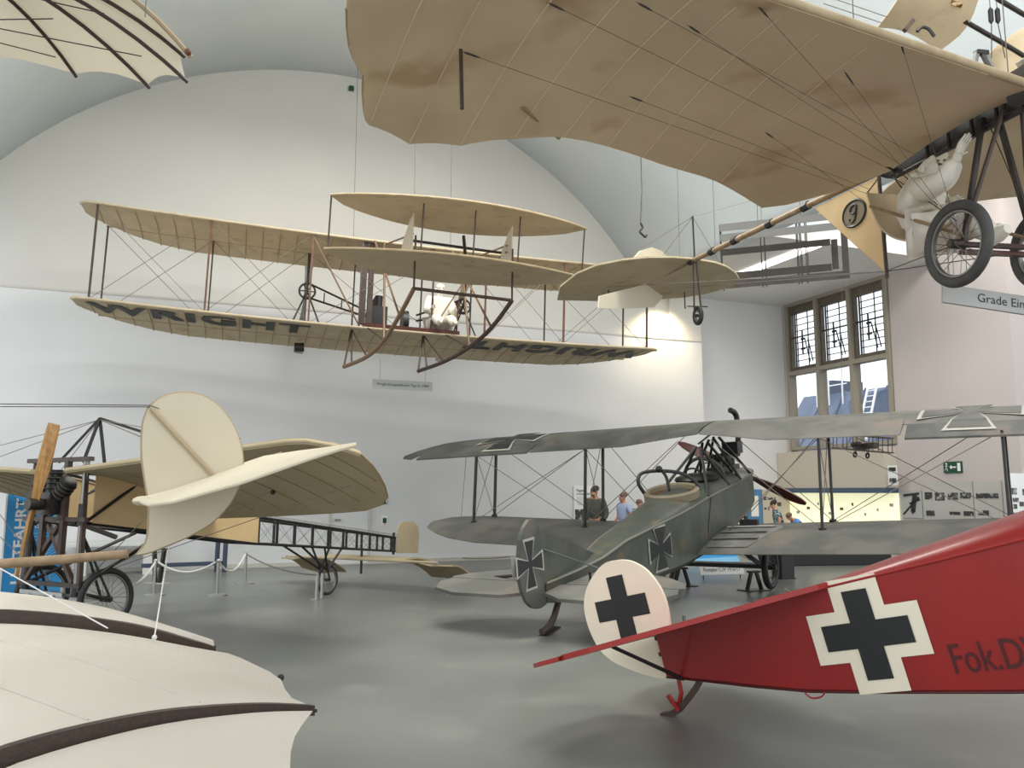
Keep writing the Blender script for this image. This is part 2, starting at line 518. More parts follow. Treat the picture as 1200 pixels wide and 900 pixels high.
# window_1: three lights, leaded upper casements, clear lower panes
T0, T1, ZS, ZT, ZH = -.36, 3.6, 2.93, 5.3, AZ
mb = MB()
hbox(mb, WS - .08, WS + .2, T0, T0 + .1, ZS, ZH); hbox(mb, WS - .08, WS + .2, T1 - .1, T1, ZS, ZH)
hbox(mb, WS - .08, WS + .2, T0 + .1, T1 - .1, ZS, ZS + .1); hbox(mb, WS - .08, WS + .2, T0 + .1, T1 - .1, ZH - .1, ZH)
win = struct('window_1', mb, 'win_light')
LW = (T1 - T0 - .2 - .24) / 3
for k in range(3):
    a = T0 + .1 + k * (LW + .12); b = a + LW
    if k < 2: part('mullion', hbox(MB(), WS - .1, WS + .2, b, b + .12, ZS + .1, ZH - .1), 'win_light', win)
    part('transom', hbox(MB(), WS - .1, WS + .18, a, b, ZT - .09, ZT + .03), 'win_light', win)
    mb = MB()
    hbox(mb, WS, WS + .14, a, a + .07, ZT + .03, ZH - .1); hbox(mb, WS, WS + .14, b - .1, b, ZT + .03, ZH - .1)
    hbox(mb, WS, WS + .14, a + .07, b - .1, ZT + .03, ZT + .15); hbox(mb, WS, WS + .14, a + .07, b - .1, ZH - .34, ZH - .1)
    cs = part('casement', mb, 'win_dark', win)
    z0, z1 = ZT + .15, ZH - .34
    part('pane', hbox(MB(), WS + .085, WS + .09, a + .07, b - .1, z0, z1), 'glass', cs)
    part('pane', hbox(MB(), WS + .085, WS + .09, a, b, ZS + .1, ZT - .09), 'glass', win)
    la, lb = a + .2, b - .1
    for (ta, tb, wd_) in ((la, la, .045), (la + .09, la + .09, .02), (la + .55, la + .55, .02)):
        part('glazing_bar', hbox(MB(), WS + .03, WS + .06, ta, ta + wd_, z0, z1), 'lattice', cs)
    n = 9
    for j in range(1, n):
        z = z0 + (z1 - z0) * j / n
        part('glazing_bar', hbox(MB(), WS + .03, WS + .06, a + .07 if j == 5 else la, lb, z - (.02 if j == 5 else .011), z + (.02 if j == 5 else .011)), 'lattice', cs)
    mb = MB()
    hbox(mb, WS + .02, WS + .06, la + .3, la + .33, z0 + .35, z0 + 1.1); hbox(mb, WS + .02, WS + .06, la + .26, la + .42, z0 + .5, z0 + .56); hbox(mb, WS + .02, WS + .06, la + .26, la + .42, z0 + .8, z0 + .86)
    for q in range(2):
        mb.bar(hall(WS + .045, la + .42 + .12 * q, z0 + .8), hall(WS + .045, la + .6 + .12 * q, z0 + .1), .03, .02)
    part('glazing_bar', mb, 'lattice', cs)

# light strip in the ceiling edge of the aisle
lt = tag(hbox(MB(), 11.72, 12.0, .5, 5.1, AZ - .05, AZ - .001).build('light_strip', 'tube'), 'long glowing light strip along the edge of the side ceiling behind the box kite', 'light')

# roofs of the neighbouring building seen through the lower panes
rf = thing('neighbouring_building', 'slate blue metal roof of the building outside the tall window', 'building', hall(24, 0, 1.0))
l_ = lambda s, t, z: hall(s, t, z) - hall(24, 0, 0)
c0 = hall(24, 0, 1.0)
o_ = lambda x, y, sp: onhall(x, y, s=sp) - c0
qa, qb, qc, qd = o_(905, 540, 19.5), o_(1080, 520, 19.5), o_(1080, 452, 22.5), o_(944, 468, 22.5)
part('roof', MB().sheet([[qa.lerp(qb, k / 4) for k in range(5)], [qd.lerp(qc, k / 4) for k in range(5)]], .25), 'roof', rf)
qe, qf = o_(1000, 470, 21.2), o_(1075, 447, 21.2)
part('roof', MB().prism([qe, qf, qf + Vector((0, 0, -1.8)), qe + Vector((.1, 0, -1.8))], HU * .5), 'roof', rf)
for k in range(5):
    f = .2 + .18 * k; part('roof_seam', MB().bar(qa.lerp(qb, f) + Vector((0, 0, .15)), qd.lerp(qc, f) + Vector((0, 0, .15)), .06, .06), 'blue_steel', rf)
mb = MB()
for x in (958, 972, 988): mb.tube([o_(x, 478 - (x - 950) * .1, 21.8), o_(x - 2, 432, 21.8)], .03, 6)
for y in (434, 452): mb.tube([o_(950, y + 4, 21.8), o_(992, y - 3, 21.8)], .025, 6)
part('railing', mb, 'white', rf)
part('wall_below', MB().prism([qa, qb, qb + Vector((0, 0, -4)), qa + Vector((0, 0, -4))], HU * .2), 'board_grey', rf)
part('vent_house', MB().box(o_(985, 458, 23.2), (1.6, .8, .7), HR), 'blue_steel', rf)
ld = thing('ladder', 'white metal ladder leaning on the blue roof outside', 'ladder', onhall(1010, 500, s=18.9))
c1_ = onhall(1010, 500, s=18.9)
la, lb = onhall(1004, 516, s=18.9) - c1_, onhall(1017, 455, s=20.8) - c1_
for dt in (0, .4): part('rail', MB().bar(la + HW * dt, lb + HW * dt, .07), 'white', ld)
for k in range(9): p = la.lerp(lb, (k + .5) / 9); part('rung', MB().bar(p, p + HW * .4, .035), 'white', ld)

# spotlight washing the end of the back wall
p = hall(10.75, .55, 7.2)
sp = thing('wall_spotlight', 'small warm spotlight at the right end of the arched back wall', 'lamp', p)
part('bracket', MB().tube([(0, 0, 0), HW * -.48], .02, 6), 'iron', sp)
part('housing', MB().tube([(0, 0, .12), (0, 0, -.1)], [.07, .11], 14), 'iron', sp)
part('lens', MB().tube([(0, 0, -.1), (0, 0, -.112)], .095, 14), 'lampdisc', sp)
sd = bpy.data.lights.new('spotlight_bulb', 'SPOT'); sd.energy = 200; sd.color = (1, .84, .55); sd.spot_size = rad(120); sd.spot_blend = .8; sd.shadow_soft_size = .1
so = bpy.data.objects.new('spotlight_bulb', sd); COL.objects.link(so); so.location = p + Vector((0, 0, -.16)); so.rotation_euler = (HW * -.3 + Vector((0, 0, -1))).to_track_quat('-Z', 'Y').to_euler()

# ================================================================ RED FUSELAGE TAIL (right foreground)
fo = Frame((1.229, 6.563, .172), (-36.384, 13.842, 2.959))
FO = thing('red_fighter_plane', 'red fighter plane with black crosses, only its tail in frame at right foreground', 'airplane', fo.T, fo.R)
HWX = [(0, .035), (.35, .075), (.8, .125), (1.4, .195), (2.0, .26), (2.6, .33), (3.6, .38), (5.0, .38), (6.0, .34)]
BOT = [(0, .124), (.35, .062), (.68, -.002), (1.1, -.071), (1.5, -.108), (1.9, -.14), (2.36, -.176), (3.2, -.2), (4.6, -.2), (6.0, -.1)]
TOP = [(0, .45), (.785, .543), (1.55, .592), (2.15, .627), (2.64, .662), (4, .7), (6, .72)]
RDG = [(0, .455), (.9, .56), (1.32, .60), (1.62, .65), (2.18, .735), (2.67, .81), (3.4, .92), (4.2, 1.0), (4.9, .98), (5.4, .86), (6, .84)]
rows = []; deck = []
for i in range(41):
    x = 6.0 * i / 40; h = interp(x, HWX); b = interp(x, BOT); t = interp(x, TOP); r = interp(x, RDG)
    rows.append([(x, -h, t), (x, -h, b + .02), (x, -h + .02, b), (x, h - .02, b), (x, h, b + .02), (x, h, t)])
    deck.append([(x, h * math.cos(a), t - .004 + (r - t) * math.sin(a)) for a in [PI * k / 10 for k in range(11)]])
mb = MB().grid(rows, caps=False)
mb.add(rows[0], [(0, 1, 2, 3, 4, 5)]); mb.add(rows[-1], [(5, 4, 3, 2, 1, 0)])
part('fuselage', mb, 'red', FO)
part('top_deck', MB().grid(deck), 'red', FO, True)
mb = MB()
for sy in (-1, 1): mb.tube([(x, sy * (interp(x, HWX) + .003), interp(x, TOP)) for x in [i * .1 for i in range(8, 61)]], .009, 6)
part('longeron_seam', mb, 'red_d', FO, True)
mb = MB(); mb.tube([(x, -interp(x, HWX), interp(x, BOT) + .004) for x in [i * .1 for i in range(0, 61)]], .007, 5)
part('bottom_seam', mb, 'letter', FO)


def fside(u, v, off=.003): return (u, -(interp(u, HWX) + off), v)


cx, cz, A, W_ = 1.59, .256, .365, .163
cross = lambda a, w: [(-w, -a), (w, -a), (w, -w), (a, -w), (a, w), (w, w), (w, a), (-w, a), (-w, w), (-a, w), (-a, -w), (-w, -w)]
decal('white_cross', [(cx + p, cz + q) for p, q in cross(A, W_)], lambda u, v: fside(u, v, .007), 'ivory', FO, 3)
decal('black_cross', [(cx + p, cz + q * 1.0) for p, q in cross(.283, .083)], lambda u, v: fside(u, v, .013), 'marking', FO, 3)
text('lettering', 'Fok.DVII', 'letter', FO, lambda u, v: fside(2.027 + u, .04 + v, .007), .25, .0, 'LEFT', .66)
# tailplane: delta with the elevator behind, rudder with its own cross
def tp(sy):
    o_ = [(1.52, .0), (1.40, .3), (1.05, .62), (.6, .93), (.12, 1.2), (-.05, 1.25), (-.12, 1.18), (-.05, .6), (-.03, .0)]
    return [(x, sy * y, .455 + .09 * x - .07 * sy * y) for x, y in o_]
for sy in (-1, 1):
    part('tailplane', MB().prism(tp(sy), (0, 0, .035)), 'red_d', FO)
    el = [(-.04, .12), (-.06, .6), (-.13, 1.2), (-.26, 1.26), (-.42, 1.1), (-.46, .6), (-.36, .2), (-.2, .12)]
    part('elevator', MB().prism([(x, sy * y, .455 + .09 * x - .07 * sy * y) for x, y in el], (0, 0, .028)), 'red_d', FO)
rp = [(-.16, 1.056), (-.29, 1.06), (-.41, 1.0), (-.52, .9), (-.585, .78), (-.6, .66), (-.585, .53), (-.545, .41), (-.48, .33), (-.408, .272), (-.204, .169), (-.03, .12), (.0, .2), (.05, .33), (.11, .44), (.135, .543), (.145, .66), (.13, .77), (.09, .87), (.031, .957), (-.07, 1.03)]
rows = smooth_line([(x, 0, z) for x, z in rp + rp[:1]], 3)[:-1]
rud = part('rudder', MB().prism(rows, (0, .03, 0)), 'ivory', FO, label='ivory rudder with a black cross')
ang = rad(1)
rc = [(-.245 + p * .93, .69 + q) for p, q in cross(.253, .082)]
for sy in (-1, 1): decal('black_cross', rc, lambda u, v, sy=sy: (u, sy * .018, v), 'marking', rud, 0)
for z in (.42, .3): part('hinge', MB().bar((-.02, -.02, z), (.06, -.03, z), .02, .03), 'iron', FO)
for sy in (-1, 1): part('tail_strut', MB().tube([(-.05, sy * .62, .48), (.13, sy * .03, .1)], [.014, .016], 8), 'black', FO)
part('tail_skid', MB().grid([[(x, y, z) for y, z in ((-.028, zz - .025), (.028, zz - .025), (.028, zz + .025), (-.028, zz + .025))] for x, zz in ((.26, .08), (.2, .02), (.12, -.045), (.03, -.11), (-.06, -.15), (-.14, -.152))], True, True), 'wood_dark', FO)
part('skid_strut', MB().tube([(.08, 0, .14), (.07, 0, .0), (.02, 0, -.09)], .018, 8), 'red_d', FO)
part('skid_spring', MB().bar((-.03, -.03, .0), (.03, -.03, -.12), .03, .03), 'red_d', FO)
part('grab_loop', MB().tube(smooth_line([(1.06, -.16, -.07), (1.1, -.17, -.105), (1.17, -.18, -.1), (1.2, -.18, -.075)], 4), .006, 6), 'red_d', FO)
# out of frame: wheels under the nose so the plane stands
for sy in (-1, 1):
    c = Vector((5.2, sy * .85, fo.l((fo.w((5.2, sy * .85, 0)).x, fo.w((5.2, sy * .85, 0)).y, .36)).z))
    wheel(FO, c, (0, 1, 0), .36, .045)
    part('gear_strut', MB().bar(c, (4.9, sy * .34, -.18), .05), 'red_d', FO)

# ================================================================ GREY-GREEN BIPLANE (centre)
ru = Frame((3.686, 15.107, .009), (56.423, 5.973, -.809))
RU = thing('military_biplane', 'large grey green camouflaged two seat biplane with black crosses standing mid hall', 'airplane', ru.T, ru.R)
UW = dict(te=-.78, le=.95, z0=2.42, i=.185, dih=.026, camb=.085, th=.06)
LWD = dict(te=-1.95, le=-.12, z0=1.11, i=.12, dih=.03, camb=.075, th=.05, xr=-.2)


def chord_u(y):
    a = abs(y)
    le = .95 if a < 4.3 else interp(a, [(4.3, .95), (5.2, .86), (5.7, .7), (6.1, .35), (6.45, -.25), (6.6, -.6)])
    te = -.78 if a > 1.3 else interp(a, [(0, -.42), (.5, -.55), (1.3, -.78)])
    if a > 6.3: te = interp(a, [(6.3, -.78), (6.6, -.7)])
    return te, le


def zu(x, y):
    te, le = -.78, .95; f = max(0, min(1, (x - te) / (le - te)))
    return 2.62 + .185 * (x + .95) - .03 - .012 * abs(y) + 4 * .085 * f * (1 - f) * (1.15 - .3 * f)


def chord_l(y):
    a = abs(y)
    le = interp(a, [(0, -.12), (4.6, -.12), (5.2, -.25), (5.5, -.5), (5.62, -.95), (5.6, -1.2)])
    te = interp(a, [(0, -1.95), (3.9, -1.95), (4.6, -1.82), (5.1, -1.62), (5.5, -1.35), (5.62, -1.1)])
    return te, le


def zl(x, y):
    f = max(0, min(1, (x + 1.95) / 1.83))
    return 1.11 + .12 * (x + .2) + .03 * abs(y) + 4 * .07 * f * (1 - f)


def wing_rows(chord, z, ys, nx=9, xmin=None, xmax=None):
    rows = []
    for y in ys:
        te, le = chord(y)
        if xmin: te = max(te, xmin(y))
        if xmax: le = min(le, xmax(y))
        rows.append([(te + (le - te) * k / (nx - 1), y, z(te + (le - te) * k / (nx - 1), y)) for k in range(nx)])
    return rows


def foil(n, th):
    return lambda i, j: .012 + th * (math.sin(PI * min(1, j / (n - 1)) ** .8) if 0 < j < n - 1 else 0)


AIL = -.38
for sy in (1, -1):
    ys = [sy * y for y in (.02, .3, .6, .9, 1.3, 2, 2.7, 3.3)]
    ye = [sy * y for y in (3.32, 3.9, 4.3, 4.8, 5.2, 5.5, 5.8, 6.1, 6.3, 6.45, 6.58)]
    mb = MB().sheet(wing_rows(chord_u, zu, ys), foil(9, .055), (0, 0, 1))
    mb.sheet(wing_rows(chord_u, zu, [sy * 3.3] + ye, 9, lambda y: AIL if abs(y) < 6.2 else -9), foil(9, .055), (0, 0, 1))
    uw = part('upper_wing', mb, 'camo_w' if sy < 0 else 'camo', RU, True)
    al = wing_rows(chord_u, lambda x, y, sy=sy: zu(AIL, y) + (x - AIL) * (.5 if sy < 0 else .36) - .0, [sy * y for y in (3.36, 4, 4.6, 5.2, 5.7, 6.15)], 4, None, lambda y: AIL - .015)
    part('aileron', MB().sheet(al, .03, (0, 0, 1)), 'camo', uw, True, label='aileron toned dark for the shade of its tilt')  # darker camouflage paints in the shade of the steeper surface
    iron = []
    def patee(a, w0, w1): return [(-w0, -w0), (-w1, -a), (w1, -a), (w0, -w0), (a, -w1), (a, w1), (w0, w0), (w1, a), (-w1, a), (-w0, w0), (-a, w1), (-a, -w1)]
    zc = lambda x, y, o, sy=sy: (x, y, (zu(x, y) if x > AIL - .01 else zu(AIL, y) + (x - AIL) * (.5 if sy < 0 else .36) - .012) + .034 + o)
    cxx, cyy = .08, sy * 4.2
    decal('cross_outline', [(cxx + p, cyy + q) for p, q in patee(.72, .13, .36)], lambda x, y: zc(x, y, .006), 'outline', uw, 3)
    decal('iron_cross', [(cxx + p, cyy + q) for p, q in patee(.66, .1, .29)], lambda x, y: zc(x, y, .016), 'camo' if sy < 0 else 'marking', uw, 3)
    yl = [sy * y for y in (.42, 1, 1.6, 2.4, 3.2, 3.9, 4.6, 5.0, 5.3, 5.5, 5.6)]
    lw = part('lower_wing', MB().sheet(wing_rows(chord_l, zl, yl), foil(9, .05), (0, 0, 1)), 'camo_w', RU, True)
    # struts: rear and front of each bay
    for y in (4.62, 2.1):
        for xb, xt in ((-.95, -.7), (-.21, .04)):
            part('interplane_strut', MB().bar((xb, sy * y, zl(xb, y) + .02), (xt, sy * y, zu(xt, y) - .02), .035, .06, (1, 0, 0)), 'black', RU)
            part('strut_foot', MB().tube([(xb, sy * y, zl(xb, y) + .01), (xb, sy * y, zl(xb, y) + .05)], .06, 8), 'iron', RU)
    S_ = lambda x, y, up: Vector((x, sy * y, (zu(x, y) - .03) if up else zl(x, y) + .03))
    wires('bracing_wire', [(S_(-.95, 4.62, 0), S_(-.7, 2.1, 1)), (S_(-.95, 2.1, 0), S_(-.7, 4.62, 1)), (S_(-.21, 4.62, 0), S_(.04, 2.1, 1)), (S_(-.21, 2.1, 0), S_(.04, 4.62, 1)),
                           (S_(-.95, 2.1, 0), S_(-.62, .3, 1)), (S_(-.21, 2.1, 0), S_(.1, .3, 1)), (S_(-.95, .6, 0), S_(-.7, 2.1, 1)), (S_(-.3, .6, 0), S_(.0, 2.1, 1)),
                           (S_(-.95, 4.62, 0), S_(.04, 4.62, 1)), (S_(-.21, 4.62, 0), S_(-.7, 4.62, 1)), (S_(-.95, 2.1, 0), S_(.04, 2.1, 1)), (S_(-.21, 2.1, 0), S_(-.7, 2.1, 1)),
                           (S_(-1.0, 4.9, 0), S_(-.6, 4.95, 1))], .007, 'wire', RU)
# worn root panel on the right lower wing
q = [(-1.75, -.5), (-1.75, -1.15), (-.75, -1.45), (-.55, -1.35), (-.6, -.5)]
decal('root_panel', q, lambda x, y: (x, y, zl(x, y) + .032), 'alu', RU, 2)
for k in range(3): part('root_slat', MB().bar((-.7 - .35 * k, -.5, zl(-.7 - .35 * k, .5) + .05), (-.7 - .35 * k, -1.3 + .04 * k, zl(-.7 - .35 * k, 1.3) + .05), .1, .012), 'outline' if k == 0 else 'alu', RU)
part('tool_roll', MB().box((-.62, -.85, zl(-.62, .85) + .1), (.1, .3, .09)), 'black', RU)
# fuselage
FS = [(-5.85, .03, .98, 1.21, .0), (-5.2, .1, .86, 1.25, .02), (-4.6, .16, .80, 1.31, .06), (-4.0, .22, .78, 1.44, .06), (-3.2, .31, .76, 1.53, .10), (-2.5, .38, .77, 1.6, .16), (-2.0, .42, .80, 1.66, .2),
      (-1.5, .45, .84, 1.73, .19), (-.9, .47, .93, 1.78, .2), (-.3, .47, 1.02, 1.82, .24), (.3, .46, 1.12, 1.86, .2), (.8, .44, 1.2, 1.9, .12), (1.2, .4, 1.32, 1.93, .1), (1.45, .32, 1.5, 1.95, .06), (1.6, .2, 1.65, 1.97, .04)]
rows = []; deck = []
for x, h, b, t, c in FS:
    rows.append([(x, -h, t), (x, -h, b + .08), (x, -h * .8, b), (x, h * .8, b), (x, h, b + .08), (x, h, t)])
    deck.append([(x, h * math.cos(PI * k / 10), t - .003 + c * math.sin(PI * k / 10)) for k in range(11)])
mb = MB().grid(rows); mb.add(rows[-1], [(0, 1, 2, 3, 4, 5)]); mb.add(rows[0], [(5, 4, 3, 2, 1, 0)])
part('fuselage', mb, 'camo_f', RU)
part('top_deck', MB().grid(deck[:11] + []), 'camo_f', RU, True)
part('engine_cowling', MB().grid(deck[10:]), 'alu', RU, True)
mb = MB()
for sy in (-1, 1): mb.tube([(f[0], sy * (f[1] + .004), f[3]) for f in FS], .018, 6)
part('longeron_strip', mb, 'strip', RU, True)
fz = lambda x: interp(x, [(f[0], f[1]) for f in FS])
for sy in (-1, 1):
    pt = lambda a, w0, w1: [(-w0, -w0), (-w1, -a), (w1, -a), (w0, -w0), (a, -w1), (a, w1), (w0, w0), (w1, a), (-w1, a), (-w0, w0), (-a, w1), (-a, -w1)]
    decal('cross_outline', [(-3.12 + p, 1.2 + q) for p, q in pt(.33, .07, .19)], lambda u, v, sy=sy: (u, sy * (fz(u) + .012), v), 'outline', RU, 2)
    decal('iron_cross', [(-3.12 + p, 1.2 + q) for p, q in pt(.3, .055, .155)], lambda u, v, sy=sy: (u, sy * (fz(u) + .024), v), 'marking', RU, 2)
    part('panel_seam', MB().tube([(-1.5, sy * .457, .9), (-1.45, sy * .462, 1.3), (-1.25, sy * .47, 1.74)], .01, 5), 'camo', RU)
# gunner ring and cockpit
rc_ = Vector((-1.78, 0, 1.86)); rx_ = Vector((1, 0, 0)); ry_ = Vector((0, 1, 0))
prof = [(.34, -.08), (.44, -.08), (.45, .04), (.41, .07), (.37, .05), (.34, -.08)]
rows = [[rc_ + Vector((r * 1.0 * math.cos(2 * PI * k / 28), r * 1.0 * math.sin(2 * PI * k / 28), z + .16 * r * math.cos(2 * PI * k / 28))) for r, z in prof] for k in range(29)]
gr_ = part('gunner_ring', MB().grid(rows), 'hoop', RU, True)
part('cockpit_lining', MB().tube([rc_ + Vector((.0, 0, -.005)), rc_ + Vector((.01, 0, -.07))], .355, 24), 'leather', gr_, True)
mb = MB().tube(smooth_line([(-1.95, .4, 1.88), (-2.0, .47, 2.06), (-1.86, .46, 2.2), (-1.72, .2, 2.22), (-1.62, -.1, 2.17), (-1.6, -.32, 2.05), (-1.62, -.42, 1.9)], 5), .03, 8)
mb.tube(smooth_line([(-1.72, .16, 2.22), (-1.7, .1, 2.1), (-1.75, .05, 1.9)], 4), .025, 8); mb.ball((-1.75, .2, 2.25), .06, 10, 6)
part('gun_mount', mb, 'black', RU, True)
part('cockpit_shade', MB().ball((-.64, 0, 1.99), (.46, .37, .1), 20, 8), 'black', RU, True)  # solid black dome stands in for the shaded cockpit interior
part('cockpit_coaming', MB().torus((-.24, 0, 1.98), (1, 0, .3), .36, .03, 28, 8), 'camo', RU, True)
part('control_wheel', MB().torus((-.78, 0, 2.02), (1, 0, .3), .17, .018, 24, 8), 'black', RU, True)
part('windscreen_frame', MB().tube([(-.15, .15, 2.06), (-.12, .15, 2.22), (-.12, -.05, 2.22)], .012, 6), 'iron', RU)
# engine, radiator, exhaust, propeller
en = part('engine_block', MB().box((.75, 0, 2.0), (1.1, .26, .2)), 'iron', RU)
for k in range(6):
    part('cylinder', MB().tube([(.3 + k * .18, 0, 2.06), (.3 + k * .18, 0, 2.3), (.3 + k * .18, 0, 2.34)], [.075, .075, .05], 12), 'iron', en, True)
part('exhaust_manifold', MB().tube([(.25, -.14, 2.26), (1.25, -.14, 2.28)], .045, 8), 'black', en, True)
part('exhaust_stack', MB().tube(smooth_line([(1.2, -.14, 2.28), (1.32, -.14, 2.6), (1.34, -.14, 2.95), (1.28, -.12, 3.08), (1.16, -.08, 3.13)], 4), .055, 10), 'black', RU, True)
part('radiator', MB().box((1.05, -.1, 2.42), (.3, .3, .22)), 'black', RU)
pr_ = part('propeller', MB().tube([(1.6, 0, 1.9), (1.82, 0, 1.9)], .09, 14), 'steel', RU, True, label='dark red wooden propeller with steel hub')
hub = Vector((1.72, 0, 1.9))
for tip in (Vector((1.72, -1.2, 1.27)), Vector((1.72, 1.25, 2.54))):
    d = tip - hub; L = d.length; d.normalize(); n = Vector((1, 0, 0)).cross(d)
    rows = []
    for k in range(13):
        f = k / 12; wdt = interp(f, [(0, .07), (.15, .09), (.45, .21), (.7, .2), (.9, .14), (1, .05)]); tw = rad(55 - 40 * f)
        c = hub + d * L * f; e = n * math.cos(tw) + Vector((1, 0, 0)) * math.sin(tw)
        rows.append([c - e * wdt / 2, c + e * wdt / 2])
    part('blade', MB().sheet(rows, .035), 'red_wood', pr_, True)
# cabane struts
for sy in (-1, 1):
    for a, b in (((-.45, sy * .04, 2.52), (-1.35, sy * .45, 1.76)), ((-.45, sy * .04, 2.52), (-.35, sy * .47, 1.84)), ((.25, sy * .05, 2.62), (.3, sy * .46, 1.88)), ((.5, sy * .05, 2.65), (1.0, sy * .42, 1.93)), ((-.1, sy * .05, 2.58), (.35, sy * .3, 2.02))):
        part('cabane_strut', MB().tube([a, b], .026, 8), 'black', RU)
part('wing_joint', MB().bar((-.42, 0, 2.58), (.9, 0, 2.86), .03, .02), 'black', RU)
# tail
rd = [(-6.12, 2.01), (-6.24, 1.93), (-6.33, 1.8), (-6.4, 1.55), (-6.4, 1.38), (-6.36, 1.22), (-6.28, 1.08), (-6.18, 1.0), (-6.08, .96), (-5.99, .95), (-5.86, .97), (-5.88, 1.2), (-5.9, 1.88), (-6.0, 2.0)]
rr = part('rudder', MB().prism([(x, 0, z) for x, z in rd], (0, .05, 0)), 'camo', RU)
for sy in (-1, 1):
    decal('cross_outline', [(-6.17 + p, 1.5 + q) for p, q in pt(.3, .05, .13)], lambda u, v, sy=sy: (u, sy * .03, v), 'outline', rr, 0)
    decal('iron_cross', [(-6.17 + p, 1.5 + q) for p, q in pt(.27, .036, .1)], lambda u, v, sy=sy: (u, sy * .034, v), 'marking', rr, 0)
part('fin', MB().prism([(-5.88, 0, 1.2), (-5.9, 0, 1.86), (-5.84, 0, 1.86), (-4.55, 0, 1.35), (-4.5, 0, 1.3)], (0, .05, 0)), 'camo_f', RU)
part('fin_brace', MB().tube([(-5.85, -.03, 1.62), (-5.1, -.35, 1.27)], .010, 6), 'camo_w', RU)
for sy in (-1, 1):
    o_ = [(-4.6, .14), (-4.72, .7), (-4.95, 1.2), (-5.25, 1.55), (-5.5, 1.66), (-5.56, 1.6), (-5.6, .15)]
    part('tailplane', MB().prism([(x, sy * y, 1.14) for x, y in o_], (0, 0, .05)), 'camo_w', RU)
    o_ = [(-5.6, .1), (-5.56, 1.6), (-5.75, 1.66), (-6.05, 1.5), (-6.22, 1.1), (-6.2, .4), (-6.0, .1)]
    part('elevator', MB().prism([(x - .01, sy * y, 1.14 + .05 * (x + 5.6)) for x, y in o_], (0, 0, .04)), 'camo_w', RU)
    part('elevator_horn', MB().bar((-5.6, sy * .5, 1.0), (-5.6, sy * .5, 1.32), .025), 'black', RU)
ts = part('tail_skid', MB().tube(smooth_line([(-5.55, 0, .93), (-5.62, 0, .84), (-5.72, 0, .74), (-5.86, 0, .68), (-5.98, 0, .67)], 4), .04, 8), 'wood_dark', RU, True)
part('skid_shoe', MB().box((-5.8, 0, .625), (.34, .12, .02), Matrix.Rotation(rad(-6), 3, 'Y')), 'iron', ts)
# undercarriage: two wheels, axle, V struts
part('axle', MB().tube([(0, -1.0, .39), (0, 1.0, .39)], .035, 10), 'black', RU)
part('spreader_bar', MB().bar((0, -.9, .41), (0, .9, .41), .16, .06), 'black', RU)
for sy in (-1, 1):
    wheel(RU, (0, sy * .95, .39), (0, 1, 0), .38, .055, 20, 'rubber', 'wheel', .05, .2)
    part('gear_strut', MB().bar((0, sy * .84, .39), (-.75, sy * .4, 1.02), .045, .07), 'black', RU)
    part('gear_strut', MB().bar((0, sy * .84, .39), (.55, sy * .4, 1.18), .045, .07), 'black', RU)
wires('gear_wire', [((0, -.84, .4), (-.3, .4, 1.05)), ((0, .84, .4), (-.3, -.4, 1.05))], .006, 'wire', RU)
# dark prop pole under the tail
part('tail_pole', MB().tube([ru.l(onfloor(549, 679, .5)), (-5.7, .12, 1.3)], .02, 8), 'iron', RU, label='thin dark pole slanting from the tail')
for (px_, py_, nm_) in ((884, 692, 'right'), (799, 687, 'left')):
    c = onfloor(px_, py_)
    tr = thing('axle_trestle', 'dark steel trestle under the biplane axle beside its %s wheel' % ('nearer' if nm_ == 'right' else 'farther'), 'stand', c, HR, 'trestles under the biplane')
    for dx in (-.11, .11): part('leg', MB().bar((dx * 1.4, 0, 0), (dx * .5, 0, .31), .05), 'iron', tr)
    part('base_plate', MB().box((0, 0, .008), (.5, .3, .016)), 'iron', tr)
    part('cradle', MB().box((0, 0, .32), (.22, .1, .03)), 'iron', tr)

# ================================================================ EARLY CANVAS BIPLANE hanging upper left
wr = Frame((-2.388, 16.705, 4.976), (-72.273, -.199, -1.658))
WR = thing('canvas_biplane', 'early tan canvas biplane lettered WRIGHT hanging before the arched wall', 'airplane', wr.T, wr.R)
HS, GAP, CH = 6.0, 1.84, 1.93


def wz(x, y):          # wing surface height above the leading edge level (x from 0 back to -CH)
    f = min(1, max(0, -x / CH))
    return .003 * y * y - .166 * f + 4 * .075 * f * (1 - f)


def wchord(y, up):
    a = abs(y)
    le = 0 if a < 5.75 else interp(a, [(5.75, 0), (5.95, -.06), (6.05, -.2)])
    te = interp(a, [(0, -CH), (4.1, -CH), (4.8, -1.78), (5.3, -1.55), (5.7, -1.25), (5.95, -.95), (6.05, -.75)])
    return te, le


ys = [-6.05, -5.95, -5.75, -5.3, -4.8, -4.1] + [-3.4 + .68 * k for k in range(11)] + [4.1, 4.8, 5.3, 5.75, 5.95, 6.05]
for up in (0, 1):
    zo = GAP if up else 0
    rows = []
    for y in ys:
        te, le = wchord(y, up)
        rows.append([(le + (te - le) * k / 9, y, zo + wz(le + (te - le) * k / 9, y)) for k in range(10)])
    w_ = part('upper_wing' if up else 'lower_wing', MB().sheet(rows, lambda i, j: .05 if j < 2 else .03, (0, 0, 1)), 'canvas', WR, True)
    part('leading_edge', MB().tube([(wchord(y, up)[1], y, zo + wz(0, y)) for y in ys], .024, 8), 'canvas', w_, True)
    for k in range(35):
        y = -5.78 + 11.56 * k / 34; te = wchord(y, up)[0]
        part('rib', MB().tube([(te * f, y, zo + wz(te * f, y) - .016) for f in (.02, .2, .4, .6, .8, 1.02)], .011, 4), 'canvas_rib', w_, True)
    part('rear_spar', MB().tube([(-1.3, y, zo + wz(-1.3, y) - .012) for y in ys[2:-2]], .016, 5), 'canvas_rib', w_, True)
    if not up:
        low = w_
